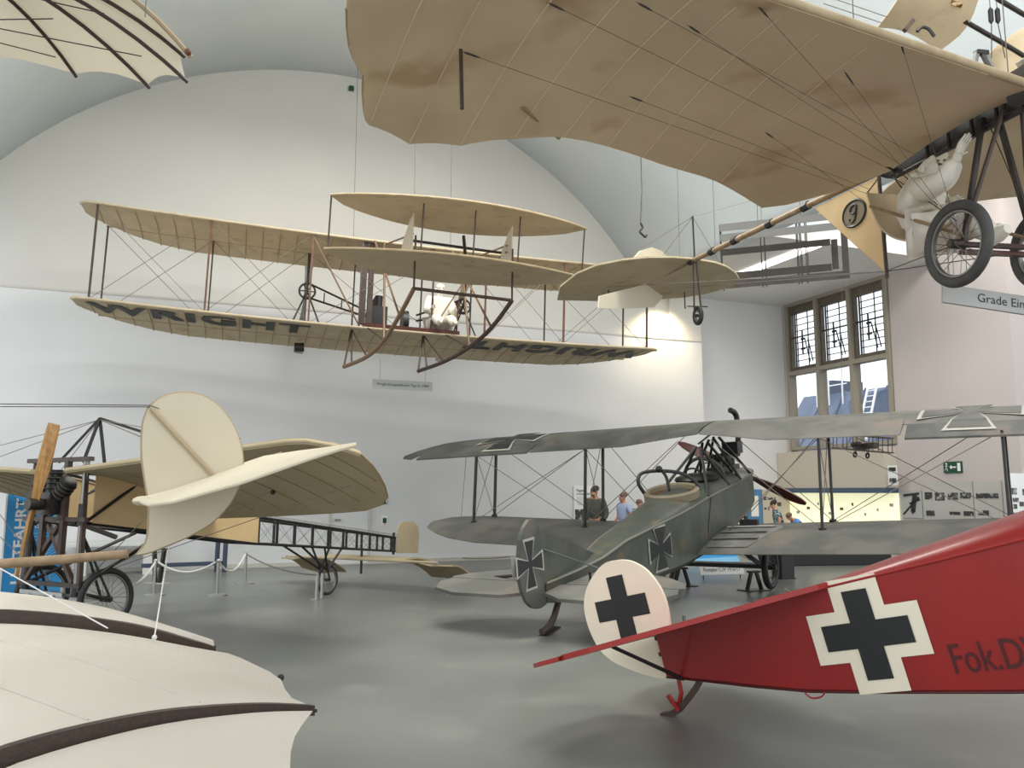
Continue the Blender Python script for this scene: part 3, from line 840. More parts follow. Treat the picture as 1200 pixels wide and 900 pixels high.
for sy in (-1, 1):      # big lettering under the lower wing
    text('lettering', 'WRIGHT', 'marking', low, lambda u, v, sy=sy: ((-.68 + (v if sy < 0 else -v)), (sy * 3.75 + (u if sy < 0 else -u)), wz(-.68 + (v if sy < 0 else -v), sy * 3.75 + (u if sy < 0 else -u)) - .036), 1.0, .036, 'CENTER', .96, sub=3, space=1.12)
for y in (-5.72, -3.7, -1.75, -.75, .75, 1.9, 3.7, 5.72):
    part('strut', MB().bar((-.04, y, wz(0, y)), (-.04, y, GAP + wz(0, y)), .035, .045), 'wood_strut' if abs(y) < 5 and abs(y) > 1 else 'wood_dark', WR)
    part('rear_strut', MB().bar((-1.3, y, wz(-1.3, y)), (-1.3, y, GAP + wz(-1.3, y)), .03, .035), 'wood_dark', WR)
WP = lambda x, y, u: (x, y, wz(x, y) + (GAP if u else 0))
sg = []
yy = [-5.72, -3.7, -1.75, .75, 1.9, 3.7, 5.72]
for a, b in zip(yy, yy[1:]):
    if abs(a) < 1: continue
    sg += [(WP(-.04, a, 0), WP(-.04, b, 1)), (WP(-.04, a, 1), WP(-.04, b, 0)), (WP(-1.3, a, 0), WP(-1.3, b, 1)), (WP(-1.3, a, 1), WP(-1.3, b, 0))]
wires('bracing_wire', sg, .006, 'wire', WR)
# skids running forward to the elevator
for k, (pts, fr) in enumerate(((((403, 430), (430, 418), (450, 399), (468, 370), (485, 338)), None), (((490, 435), (520, 424), (550, 407), (576, 384), (600, 352)), None))):
    xs = (.1, .9, 1.6, 2.4, 3.0)
    P3 = [wr.ax(x, y, 0, q) for (x, y), q in zip(pts, xs)]
    sk = part('skid', MB().tube(smooth_line(P3, 5), .04, 8), 'wood' if k == 0 else 'wood_dark', WR, True)
    part('skid_brace', MB().tube([P3[0], (-.3, P3[0].y + .15, wz(-.3, 0))], .02, 6), 'wood_dark', sk)
    part('skid_brace', MB().tube([P3[0].lerp(P3[1], .35), (-.3, P3[0].y + .15, wz(-.3, 0))], .018, 6), 'wood_dark', sk)
    part('skid_brace', MB().tube([P3[1], (-.3, P3[0].y + .15, wz(-.3, 0))], .018, 6), 'wood_dark', sk)
    part('skid_brace', MB().tube([P3[2], (0, P3[2].y - .1, wz(0, 0))], .018, 6), 'wood_dark', sk)
    part('skid_brace', MB().tube([P3[2], (0, P3[2].y + .15, GAP)], .022, 6), 'wood', sk)
    part('skid_brace', MB().tube([P3[3], (0, P3[2].y - .05, GAP)], .022, 6), 'wood', sk)
    part('elevator_post', MB().tube([P3[4], P3[4] + Vector((-.05, 0, .95))], .018, 6), 'wood_dark', sk)
    if k == 0: e0 = P3[4]
    else: e1 = P3[4]
part('skid_crossbar', MB().tube([e0, e1], .03, 8), 'wood_dark', WR)
part('skid_crossbar', MB().tube([e0 + Vector((-.3, 0, .93)), e1 + Vector((-.3, 0, .93))], .025, 8), 'iron', WR)
# double front elevator
for z, x0, x1, y0, y1, nm in ((1.5, 3.33, 3.9, -1.72, 2.8, 'upper'), (.63, 3.18, 3.7, -1.76, 2.82, 'lower')):
    rows = []; n = 19
    for i in range(n):
        f = i / (n - 1); y = y0 + (y1 - y0) * f; e = math.sin(PI * f) ** .62 if 0 < f < 1 else 0
        xf = x0 + (x1 - x0) * math.sin(PI * f) ** .8 if 0 < f < 1 else x0
        xr = x0 - (1.12 if nm == 'upper' else 1.3) * e
        rows.append([(xf + (xr - xf) * j / 6, y, z + .1 * 4 * (j / 6) * (1 - j / 6) * e * .4) for j in range(7)])
    ev = part('elevator', MB().sheet(rows, .03, (0, 0, 1)), 'canvas', WR, True)
    part('leading_edge', MB().tube([r[0] for r in rows], .02, 6), 'canvas_edge', ev, True)
for k, (px_, pt_, pb_) in enumerate(((480, 243, 296), (597, 262, 310))):
    b = wr.ax(px_, pb_, 0, 3.0)
    part('blinker_fin', MB().prism([(2.95, b.y + .05, .66), (2.95, b.y + .05, 1.5), (2.88, b.y + .02, 1.42), (2.75, b.y - .06, 1.1), (2.66, b.y - .12, .66)], (0, .02, 0)), 'cream', WR)
for y in (-1.7, -.2, .7, 1.5, 2.78): part('elevator_strut', MB().tube([(3.2 if abs(y - .5) > 2 else 3.4, y, .63), (3.3 if abs(y - .5) > 2 else 3.5, y, 1.5)], .014, 6), 'wood_dark', WR)
for y in (-.25, 1.45):
    for dz in (0, .12): part('elevator_boom', MB().tube([(2.9, y, 1.15 - dz), (0, y * 1.2, GAP - .05 - dz * 3)], .018, 6), 'wood', WR)
part('elevator_boom', MB().tube([(3.1, .6, 1.15), (2.2, .9, .8)], .03, 6), 'iron', WR)
# engine, radiator, chain tubes and the twin pusher propellers
eg = part('engine', MB().box((-.7, -.32, .34), (.8, .36, .42)), 'black', WR)
for k in range(4): part('cylinder', MB().tube([(-.4 - .2 * k, -.32, .5), (-.4 - .2 * k, -.32, .78)], .085, 12), 'black', eg, True)
part('flywheel', MB().tube([(-.5, .2, .3), (-.5, .32, .3)], .24, 20), 'black', eg, True)
part('engine_bearer', MB().box((-.6, .35, .07), (1.2, 2.0, .07)), 'red_wood', WR)
for dy in (0, .14): part('radiator', MB().box((-.15, -.68 + dy, .95), (.12, .1, 1.7)), 'wood_dark', WR)
part('fuel_tank', MB().tube([(-.3, 1.0, 1.5), (-.3, 1.3, 1.5)], .1, 12), 'alu', WR, True)
for sy, cy in ((-1, -1.72), (1, 1.8)):
    c = Vector((-1.6, cy, 1.02))
    g = part('chain_sprocket', MB().torus(c, (1, 0, 0), .17, .022, 22, 6), 'iron', WR, True)
    for k in range(3): a = k * PI / 3; part('sprocket_spoke', MB().tube([c + Vector((0, math.cos(a), math.sin(a))) * .17, c - Vector((0, math.cos(a), math.sin(a))) * .17], .014, 5), 'iron', g)
    for dz in (-.16, .16): part('chain_tube', MB().tube([c + Vector((.1, 0, dz)), (-.7, sy * .55, .45 + dz * .4)], .024, 6), 'iron', WR)
    for f in (.3, .6): part('chain_tube', MB().tube([c.lerp(Vector((-.7, sy * .55, .45)), f) + Vector((0, 0, .13 * (1 - f * .6))), c.lerp(Vector((-.7, sy * .55, .45)), f) - Vector((0, 0, .13 * (1 - f * .6)))], .014, 5), 'iron', WR)
    for a, b in (((-1.3, cy - .4, wz(-1.3, 0)), c), ((-1.3, cy + .4, wz(-1.3, 0)), c), ((-1.3, cy, GAP), c)): part('propeller_mount', MB().tube([a, b], .018, 6), 'iron', WR)
    ph = Vector((-2.3, cy, 1.02)); pp = part('propeller', MB().tube([c, ph + Vector((-.05, 0, 0))], .035, 8), 'iron', WR)
    dr = Vector((0, .06 if sy < 0 else .3, 1)).normalized(); n = Vector((0, dr.z, -dr.y))
    for q in (-1, 1):
        rows = []
        for k in range(9):
            f = k / 8; wd_ = interp(f, [(0, .06), (.2, .09), (.6, .2), (.95, .24), (1, .2)]); tw = rad(50 - 35 * f)
            e = n * math.cos(tw) + Vector((q, 0, 0)) * math.sin(tw); p = ph + dr * (q * 1.28 * f)
            rows.append([p - e * wd_ / 2, p + e * wd_ / 2])
        part('blade', MB().sheet(rows, .03), 'alu' if not (sy > 0 and q > 0) else 'hoop', pp)
part('water_can', MB().tube([wr.ax(345, 407, 0, -1.4), wr.ax(356, 407, 0, -1.4)], .1, 12), 'iron', WR, True)
for sy in (-1, 1): part('cross_brace', MB().tube([(-.04, sy * .75, .05), (-.04, sy * 1.75 , GAP - .05)], .018, 6), 'wood', WR)
for y, x in ((-.9, -.5), (.4, 2.9), (-.25, 2.9), (1.2, -.5)):
    b = wr.w((x, y, GAP + wz(-.3, y) if x < 2 else 1.55)); s_, t_, _ = st(b)
    zt = VZ + math.sqrt(max(1, VR ** 2 - (s_ - VC) ** 2))
    part('suspension_cable', MB().tube([wr.l(b), wr.l(Vector((b.x, b.y, zt)))], .006, 5), 'cable', WR)


# ================================================================ FIGURES
def skin(name, V, E, R, m, parent, sub=1):
    me = bpy.data.meshes.new(name); me.from_pydata([tuple(v) for v in V], E, [])
    o = bpy.data.objects.new(name, me); COL.objects.link(o)
    o.modifiers.new('skin', 'SKIN').use_smooth_shade = True
    for i, r in enumerate(R): me.skin_vertices[0].data[i].radius = (r, r) if not hasattr(r, '__len__') else r
    me.skin_vertices[0].data[0].use_root = True
    s_ = o.modifiers.new('sub', 'SUBSURF'); s_.levels = sub; s_.render_levels = sub
    dg = bpy.context.evaluated_depsgraph_get(); dg.update()
    nm = bpy.data.meshes.new_from_object(o.evaluated_get(dg))
    o.modifiers.clear(); o.data = nm; bpy.data.meshes.remove(me); nm.name = name
    nm.materials.clear(); nm.materials.append(M[m]); nm.shade_smooth()
    o.parent = parent
    return o


def figure(root, J, top, legs, hair, skinm='skin', scale=1.0, sleeve=1.0, capped=False, look=(0, 1, 0), bulk=1.0):
    """J: joints in the thing's frame (x right, y forward, z up). One continuous body; clothes, hair and features are children."""
    G = {k: Vector(v) * scale for k, v in J.items()}; S = scale
    lk = Vector(look).normalized()
    V = [G['pelvis'], G['waist'], G['chest'], G['neck'], G['chin'], G['head'], G['crown']]
    R = [.135, .12, .15, .058, .068, .092, .055]
    E = [(0, 1), (1, 2), (2, 3), (3, 4), (4, 5), (5, 6)]
    idx = {}
    for sd in 'lr':
        ch = [('sho', .07), ('elb', .044), ('wri', .03)]
        prev = 2
        for n, r in ch:
            V.append(G[n + sd]); R.append(r); E.append((prev, len(V) - 1)); prev = len(V) - 1; idx[n + sd] = prev
        d = (G['wri' + sd] - G['elb' + sd]).normalized(); sidev = d.cross(lk); sidev = sidev.normalized() if sidev.length > .1 else Vector((1, 0, 0))
        V.append(G['wri' + sd] + d * .075 * S); R.append(.034); E.append((prev, len(V) - 1)); pal = len(V) - 1
        for q, (off, ln) in enumerate(((-.030, .075), (-.01, .088), (.01, .082), (.030, .065))):
            a = V[pal] + d * .02 * S + sidev * off * S; c = a + (d * .8 + lk * .45).normalized() * ln * S
            V += [a.lerp(c, .15), a.lerp(c, .6) + lk * .004, c]; R += [.0095, .009, .007]
            k = len(V); E += [(pal, k - 3), (k - 3, k - 2), (k - 2, k - 1)]
        a = G['wri' + sd] + d * .03 * S + sidev * .03 * S; V += [a, a + (sidev + d * .8).normalized() * .05 * S]; R += [.012, .009]
        k = len(V); E += [(prev, k - 2), (k - 2, k - 1)]
        ch = [('hip', .1), ('kne', .06), ('ank', .042), ('toe', .04)]
        prev = 0
        for n, r in ch:
            V.append(G[n + sd]); R.append(r); E.append((prev, len(V) - 1)); prev = len(V) - 1; idx[n + sd] = prev
    # nose
    up = (G['crown'] - G['chin']).normalized(); sdv = lk.cross(up).normalized()
    V.append(G['head'] + lk * .1 * S - up * .035 * S); R.append(.014); E.append((5, len(V) - 1))
    body = skin('body', V, E, [r * S for r in R], skinm, root, 1)
    hc = G['head']
    for q in (-1, 1):
        part('eye', MB().ball(hc + lk * .092 * S + sdv * q * .034 * S + up * .005 * S, .011 * S, 8, 6), 'hoop' if skinm == 'white_cloth' else 'black', body)
        part('ear', MB().ball(hc + sdv * q * .09 * S - up * .02 * S, (.02 * S, .02 * S, .034 * S), 8, 6), skinm, body)
    part('mouth', MB().ball(hc + lk * .086 * S - up * .075 * S, (.025 * S, .008 * S, .006 * S), 8, 5), 'hoop' if skinm == 'white_cloth' else 'leather', body)
    rot = Matrix((sdv, lk, up)).transposed()
    part('cap' if capped else 'hair', MB().ball(hc - lk * .018 * S + up * .042 * S, (.1 * S, .108 * S, .085 * S), 16, 8, rot), hair, root, True)
    # shirt or jacket
    V = [G['pelvis'].lerp(G['waist'], .2), G['waist'], G['chest'], G['neck'] - up * .03 * S]; R = [.165, .155, .18, .085]; E = [(0, 1), (1, 2), (2, 3)]
    for sd in 'lr':
        a, b, c = G['sho' + sd], G['elb' + sd], G['wri' + sd]
        V.append(a); R.append(.09); E.append((2, len(V) - 1))
        V.append(a.lerp(b, 1.0 if sleeve > .5 else .7)); R.append(.066); E.append((len(V) - 2, len(V) - 1))
        if sleeve > .5: V.append(b.lerp(c, .92)); R.append(.05); E.append((len(V) - 2, len(V) - 1))
    skin('jacket' if sleeve > .5 else 'shirt', V, E, [r * S * bulk for r in R], top, root, 1)
    V = [G['pelvis'] + Vector((0, 0, .04 * S))]; R = [.15]; E = []
    for sd in 'lr':
        for n, r, pv in (('hip', .118, 0), ('kne', .085, None), ('ank', .062, None)):
            V.append(G[n + sd]); R.append(r); E.append((pv if pv is not None else len(V) - 2, len(V) - 1))
    skin('trousers', V, E, [r * S * bulk for r in R], legs, root, 1)
    for sd in 'lr':
        a, b = G['ank' + sd], G['toe' + sd]
        part('shoe', MB().tube([a - (b - a) * .3, a.lerp(b, .5), b + (b - a) * .25], [.052 * S, .055 * S, .035 * S], 10), 'shoe' if top != 'white_cloth' else 'white_cloth', root, True)
    return root


STAND = dict(pelvis=(0, 0, .95), waist=(0, 0, 1.12), chest=(0, -.01, 1.36), neck=(0, 0, 1.5), chin=(0, .035, 1.56), head=(0, .03, 1.645), crown=(0, .015, 1.71),
             shol=(-.19, 0, 1.43), elbl=(-.27, -.02, 1.15), wril=(-.22, .16, .98), shor=(.19, 0, 1.43), elbr=(.27, -.02, 1.15), wrir=(.22, .16, .98),
             hipl=(-.1, 0, .88), knel=(-.11, .03, .5), ankl=(-.12, 0, .09), toel=(-.13, .13, .045), hipr=(.1, 0, .88), kner=(.11, .03, .5), ankr=(.12, 0, .09), toer=(.13, .13, .045))


def bend(J, ang, head=0):
    """lean the trunk forward from the hips"""
    K = dict(J); c = Vector(J['pelvis']); r = Matrix.Rotation(rad(-ang), 3, 'X')
    for k in J:
        if k in ('pelvis',) or k[:3] in ('hip', 'kne', 'ank', 'toe'): continue
        K[k] = tuple(c + r @ (Vector(J[k]) - c))
    return K


def visitor(px_, py_, dep, label, face, top, hair, J=STAND, sleeve=1.0, look=(0, 1, 0), name='person', legs='trousers'):
    """px, py = top of the head in the survey; dep = distance"""
    p = at(px_, py_, dep); hgt = max(v[2] for v in J.values()) + .03
    r = thing(name, label, 'person', (p.x, p.y, 0), Matrix.Rotation(rad(face), 3, 'Z'))
    return figure(r, J, top, legs, hair, scale=p.z / hgt, sleeve=sleeve, look=look)


visitor(698, 571, 19.6, 'man in an olive grey jacket looking down behind the biplane wing', 150, 'jacket', 'hair', bend(STAND, 4), look=(.35, 1, -.35))
visitor(731, 578, 20.3, 'man in a pale blue short sleeved shirt behind the biplane fuselage', 120, 'shirt_blue', 'hair_g', STAND, .3, look=(.3, 1, -.2))
visitor(749, 586, 21.0, 'visitor mostly hidden behind the biplane, only the head showing by the gunner ring', 200, 'shirt_check', 'hair_g', STAND, .3)
visitor(913, 587, 20.6, 'man in a patterned teal shirt by the lit display case', 80, 'shirt_check', 'hair', bend(STAND, 12), .3, look=(.1, 1, -.4))
visitor(942, 602, 20.3, 'visitor in a bright blue top and glasses bending over the display', 95, 'shirt_royal', 'hair_g', bend(STAND, 42), 1.0, look=(0, .9, -.6))

# pilot dummy on the hanging canvas biplane
dm = thing('pilot_dummy', 'white clothed pilot dummy seated on the WRIGHT lettered biplane', 'mannequin', wr.w((-.45, 1.0, .1)), wr.R @ Matrix.Rotation(rad(-90), 3, 'Z'))
SIT = dict(pelvis=(0, -.1, .17), waist=(0, -.1, .34), chest=(0, -.07, .58), neck=(0, -.04, .73), chin=(0, 0, .79), head=(0, -.01, .875), crown=(0, -.02, .95),
           shol=(-.2, -.05, .65), elbl=(-.27, .08, .4), wril=(-.22, .32, .42), shor=(.2, -.05, .65), elbr=(.27, .08, .4), wrir=(.22, .32, .42),
           hipl=(-.1, -.02, .15), knel=(-.14, .42, .22), ankl=(-.14, .62, .09), toel=(-.14, .76, .09), hipr=(.1, -.02, .15), kner=(.14, .42, .22), ankr=(.14, .62, .09), toer=(.14, .76, .09))
figure(dm, SIT, 'white_cloth', 'white_cloth', 'white_cloth', 'white_cloth', capped=True, bulk=1.3, scale=1.12)
part('seat', MB().box((0, -.12, .02), (.42, .4, .05)), 'red_wood', WR).matrix_local = Matrix.Translation((-.5, 1.0, .05)) 
for y in (.75, 1.3): part('control_lever', MB().tube([(-.1, y, .06), (.0, y, .75)], .02, 6), 'red_wood', WR)

# ================================================================ CANVAS MONOPLANE hanging upper right
gd = Frame((3.468, 5.71, 3.431), (-76.636, -1.064, 1.691))
GD = thing('canvas_monoplane', 'early monoplane with huge scalloped tan canvas wing hanging at top right', 'airplane', gd.T, gd.R)
ZW = .903
tip = [(430, 145), (480, 168), (540, 170), (603, 162), (660, 160), (720, 173), (785, 195), (840, 212), (893, 243)]
TEc = [(gd.ax(x, y, 2, ZW).x, -gd.ax(x, y, 2, ZW).y) for x, y in tip]      # (x, span) along the scalloped rear edge
EDG = [(-.80, 4.395), (-.55, 4.425), (-.3, 4.445), (-.08, 4.45), (.12, 4.52), (.25, 4.55), (.45, 4.57), (.64, 4.58), (.95, 4.56), (1.35, 4.5), (1.62, 4.35)]
LEf = lambda y: interp(y, [(0, .50), (.36, .60), (1.41, .88), (2.22, 1.1), (3.2, 1.36), (4.2, 1.62), (4.6, 1.7)])


def gz(x, y, le, te):
    f = max(0, min(1, (le - x) / max(le - te, .01))); return ZW + .1 * 4 * f * (1 - f) * (1 - .4 * f)


TEy = sorted([(y, x) for x, y in TEc] + [(4.425, -.55), (4.445, -.3), (4.455, -.08), (4.52, .12), (4.55, .25), (4.57, .45), (4.58, .64), (4.6, 1.0)])
TEs = smooth_line([(x, y, 0) for y, x in TEy[:6]], 5)
TEd = [(p.y, p.x) for p in TEs]
for (ya, xa), (yb, xb) in zip(TEy[5:8], TEy[6:9]):      # scallops between the outer ribs
    for f in (.25, .5, .75, 1): TEd.append((ya + (yb - ya) * f, xa + (xb - xa) * f + .035 * math.sin(PI * f)))
TEd += TEy[9:]
def flat(x, y, z):
    p = gd.ax(x, y, 2, z); return Vector((p.x, -p.y, 0))


RIBL = [(flat(*a, ZW), flat(*b, ZW + .06)) for a, b in (((435, 142), (492, 0)), ((480, 167), (563, 0)), ((540, 169), (645, 0)), ((603, 161), (723, 0)), ((660, 160), (800, 4)), ((712, 171), (862, 0)), ((755, 182), (905, 20)), ((800, 199), (940, 50)), ((845, 213), (985, 75)))]


def gpt(y, q, sy, dz=0.0):
    le, te = LEf(y), interp(y, TEd)
    return (le + (te - le) * q, -sy * y, ZW + .085 * 4 * q * (1 - q) * (1 - .4 * q) * (1 if y < 4 else .6) + dz)


def grade_wing(sy):
    ys = [.64, .8, 1.0, 1.2, 1.41, 1.6, 1.8, 2.0, 2.2, 2.4, 2.6, 2.8, 2.98, 3.07, 3.15, 3.23, 3.32, 3.41, 3.5, 3.6, 3.69, 3.78, 3.875, 3.97, 4.06, 4.14, 4.22, 4.31, 4.37, 4.395, 4.425, 4.445, 4.455, 4.52, 4.55, 4.57, 4.58]
    rows = [[gpt(y, k / 12, sy) for k in range(13)] for y in ys]
    w_ = part('wing', MB().sheet(rows, lambda i, j: .04 if j < 1 else .012, (0, 0, 1)), 'canvas_grade', GD, True)
    rows = []
    for k in range(7):
        y = .64 - .56 * k / 6; te = interp(y, [(.08, -.95), (.22, -1.5), (.45, -1.9), (.64, -2.03)]); le = LEf(y)
        rows.append([(le + (te - le) * j / 12, -sy * y, ZW + .085 * 4 * (j / 12) * (1 - j / 12) * (1 - .4 * j / 12)) for j in range(13)])
    part('wing_root', MB().sheet(rows, .012, (0, 0, 1)), 'canvas_grade', w_, True)
    part('leading_edge', MB().tube([(LEf(y), -sy * y, ZW + .01) for y in (.05, .36, 1.4, 2.2, 3.2, 4.2, 4.5)], .028, 10), 'canvas_edge', w_, True)
    for (a, b) in RIBL:
        ln = []
        for k in range(15):
            p = a.lerp(b, .01 + k * .09); y = p.y
            if y > 4.5 or y < .66 or p.x > LEf(y) - .03: break
            le, te = LEf(y), interp(y, TEd); ln.append(gpt(y, max(0, min(1, (le - p.x) / (le - te))), sy, -.007))
        if len(ln) > 2: part('rib_tape', MB().tube(ln, .0038, 4), 'rib_pale', w_, True)
    part('rear_cord', MB().tube([gpt(y, 1, sy) for y in ys], .006, 5), 'seam', w_)
    return w_


grade_wing(1); grade_wing(-1)
U = lambda x, y: gd.ax(x, y, 2, ZW + .03)
part('warping_post', MB().tube([U(540, 58), U(540, 58) + Vector((.0, 0, -.36))], .012, 6), 'wood_dark', GD)
lowp = Vector((-1.21, 0, .11)); axl = Vector((0, -.3, .05)); mid_ = Vector((-.2, -.06, .86))
part('warping_beam', MB().tube([U(612, 125), U(655, 161)], .018, 6), 'seam', GD)
wl = []
for q, e in (((540, 58), (-1.3, -.05, .82)), ((737, 111), (-1.25, -.05, .84)), ((640, 0), (-.9, -.05, .86)), ((805, 27), (-.8, -.05, .86)), ((745, 0), (-.6, -.05, .86)), ((896, 153), (-1.4, -.03, .8)), ((884, 0), (.0, -.34, .1)), ((988, 80), (.0, -.34, .1)), ((1053, 40), (.0, -.34, .1))):
    a = U(*q); a.z -= .01; b = Vector(e); wl.append((a, b)); d = (b - a).normalized()
    part('turnbuckle', MB().tube([a + d * .02, a + d * .04, a + d * .1, a + d * .13], [.003, .006, .006, .003], 6), 'black', GD)
wires('bracing_wire', wl, .0017, 'seam_dark', GD)
# bamboo boom and dark forward girder
B0, B1, B2 = Vector((-5.9, 0, 1.17)), Vector((-1.15, 0, .985)), Vector((.6, 0, 1.0))
bm_ = part('boom', MB().tube(resample([B0, B1], 7), .032, 10), 'bamboo', GD, True, label='bamboo tail boom')
for f in (.22, .34, .46, .62, .76): part('boom_clamp', MB().tube([B0.lerp(B1, f) - Vector((.05, 0, 0)), B0.lerp(B1, f) + Vector((.05, 0, 0))], .045, 8), 'black', bm_)
fg = part('fuselage_girder', MB().bar(B1 + Vector((.1, 0, -.05)), B2 + Vector((0, 0, -.05)), .1, .13), 'black', GD)
part('girder_tube', MB().tube([B1 + Vector((0, -.03, .03)), B2 + Vector((0, -.03, .03))], .026, 8), 'outline', fg, True)
part('girder_tube', MB().tube([B1 + Vector((.25, -.05, -.14)), B2 + Vector((0, -.05, -.14))], .018, 8), 'iron', fg, True)
for k in range(5): part('girder_clamp', MB().bar(B1.lerp(B2, .35 + .13 * k) + Vector((0, -.07, .05)), B1.lerp(B2, .35 + .13 * k) + Vector((0, -.07, -.16)), .02), 'iron', fg)
part('control_ring', MB().torus(B1 + Vector((.12, -.08, -.05)), (.2, .5, 1), .1, .022, 24, 8), 'black', GD, True)
# engine, tank, front post
eg = part('engine', MB().box((.5, 0, 1.02), (.3, .3, .16)), 'iron', GD)
for sy in (-1, 1):
    for sx in (0, .16): part('cylinder', MB().tube([(.43 + sx, sy * .04, 1.04), (.43 + sx, sy * .12, 1.16)], .04, 12), 'steel', eg, True)
part('fuel_tank', MB().tube([(.33, -.12, .93), (.36, -.12, .93), (.6, -.12, .93)], [.05, .075, .075], 14), 'rubber_grey', GD, True)
kq = gd.ax(1150, 62, 1, .2)
part('king_post', MB().bar((.1, .1, 1.0), kq, .025), 'iron', GD)
part('post_cap', MB().box(kq, (.05, .1, .03)), 'black', GD)
for dy in (-.04, .04): part('post_leg', MB().bar(kq + Vector((0, dy, 0)), kq + Vector((0, dy * 2, -.12)), .03), 'alu', GD)
# landing gear
wheel(GD, (0, -.354, 0), (0, 1, .0), .308, .038, 24, 'rubber_grey', 'wheel', .035, .12)
wheel(GD, (0, .40, 0), (0, 1, .0), .308, .038, 24, 'rubber_grey', 'wheel', .035, .12)
part('axle', MB().tube([(0, -.42, 0), (0, .46, 0)], .022, 8), 'wood_dark', GD)
part('axle_board', MB().bar((-.05, -.28, -.04), (-.05, .36, -.04), .05, .03), 'red_wood', GD)
for sy in (-1, 1):
    part('gear_strut', MB().bar((0, sy * .3, .02), (.02, sy * .07, .93), .035, .03), 'iron', GD)
    part('gear_strut', MB().tube([(-.02, sy * .3, .02), (.22, sy * .07, .95)], .016, 8), 'wood_dark', GD)
wires('bracing_wire', [((0, -.3, .05), (.05, .06, .9)), ((0, .34, .05), (.05, -.06, .9)), ((-.05, -.36, .0), lowp), ((-.05, .38, .0), lowp), (lowp, (-1.9, 0, .98)), (B1, (-.1, -.25, .2)), (B1 + Vector((.1, .02, 0)), (-.1, -.15, .12))], .004, 'iron', GD)
# triangular under-fin with its monogram
A_, B_, C_ = Vector((-2.14, 0, .965)), Vector((-1.22, 0, .945)), Vector((-1.21, 0, .11))
pn = part('under_fin', MB().prism([A_, B_, C_], (0, .012, 0)), 'bler_tan', GD, label='tan triangular fin with a round monogram')
part('fin_post', MB().tube([B_ + Vector((.02, 0, .02)), C_ + Vector((.02, 0, -.06))], .016, 8), 'wood_dark', GD)
part('fin_hem', MB().tube([A_, C_], .006, 5), 'seam', pn)
mc = gd.ax(1001, 250, 1, -.01)
ex = (gd.ax(1014, 250, 1, -.01) - gd.ax(987, 250, 1, -.01)).length / 2; ez = (gd.ax(1001, 234, 1, -.01) - gd.ax(1001, 266, 1, -.01)).length / 2
ellip = lambda a, k: mc + Vector((math.cos(a) * ex * k, 0, math.sin(a) * ez * k))
part('monogram_field', MB().prism([ellip(2 * PI * k / 32, 1) for k in range(32)], (0, .004, 0)), 'hoop', pn)
part('monogram_ring', MB().tube([ellip(2 * PI * k / 36, .95) for k in range(36)], .012, 6, closed=True), 'black', pn, True)
gpts = [(.30, .42), (.12, .60), (-.16, .52), (-.28, .28), (-.2, .06), (.02, .0), (.2, .12), (.26, .36), (.2, .1), (.14, -.2), (.04, -.48), (-.18, -.6), (-.36, -.46), (-.34, -.3)]
part('monogram_letter', MB().tube(smooth_line([mc + Vector((p * ex, -.006, q * ez)) for p, q in gpts], 4), .009, 6), 'black', pn, True)
# tail
tl = [(653, 351), (656, 336), (676, 320), (700, 310), (730, 304), (760, 301), (790, 301), (815, 303), (838, 307), (852, 312), (862, 319), (866, 326), (858, 335), (830, 343), (800, 348), (770, 350), (735, 352), (700, 352)]
tpl = [gd.ax(x, y, 2, 1.143) for x, y in tl]
part('tailplane', MB().prism(tpl, (0, 0, .025)), 'canvas', GD)
for f in ((530, 480, 24), (883, 505, 22)): pass
rq = Vector((-6.3, 0, 1.15)); nr = Vector((.62, .78, 0))
R3 = lambda x, y: gd.on(x, y, rq, nr)
part('rudder', MB().prism([R3(*q) for q in ((782, 322), (781, 335), (775, 350), (766, 360), (716, 362), (701, 361), (702, 347), (745, 336))], nr * .02), 'cream', GD)
part('rudder_top', MB().prism([R3(*q) for q in ((742, 303), (750, 294), (764, 290), (775, 294), (783, 303))], nr * .02), 'cream', GD)
for q in ((713, 340), (802, 342)):
    a = gd.ax(*q, 2, 1.13); part('tail_horn', MB().tube([a, a + Vector((0, 0, -.26))], .01, 5), 'wood_dark', GD)
kp = gd.ax(814, 303, 1, 0)
part('tail_king_post', MB().tube([kp + Vector((0, 0, .02)), kp + Vector((0, 0, .56))], .012, 6), 'black', GD)
kt = kp + Vector((0, 0, .55))
wires('bracing_wire', [(kt, (-5.6, -.9, 1.16)), (kt, (-5.6, .9, 1.16)), (kt, (-6.6, 0, 1.2)), (kt, B1 + Vector((0, 0, .05))), (C_, (-6.4, -.6, 1.12)), (C_, (-6.3, .6, 1.12))], .004, 'wire', GD)
tc = gd.ax(818, 370, 0, kp.x)
wheel(GD, tc, (0, 1, .0), .125, .028, 8, 'rubber', 'tail_wheel', .02, .08)
for dy in (-.05, .05): part('tail_fork', MB().tube([tc + Vector((0, dy, 0)), Vector((kp.x, dy * .4, kp.z))], .012, 6), 'iron', GD)
part('tail_axle', MB().tube([tc + Vector((0, -.14, .12)), tc + Vector((0, .14, .12))], .008, 6), 'iron', GD)
for x, y, z in ((.2, 0, 1.0), (-3.2, 0, 1.06), (-5.2, 0, 1.15), (-4.2, 0, 1.1), (.3, -1.3, 1.0)):
    b = gd.w((x, y, z)); s_, t_, _ = st(b); zt = VZ + math.sqrt(max(1, VR ** 2 - (s_ - VC) ** 2)) if s_ < 10.3 else 10
    part('suspension_cable', MB().tube([gd.l(b), gd.l(Vector((b.x, b.y, zt)))], .004, 5), 'cable', GD)
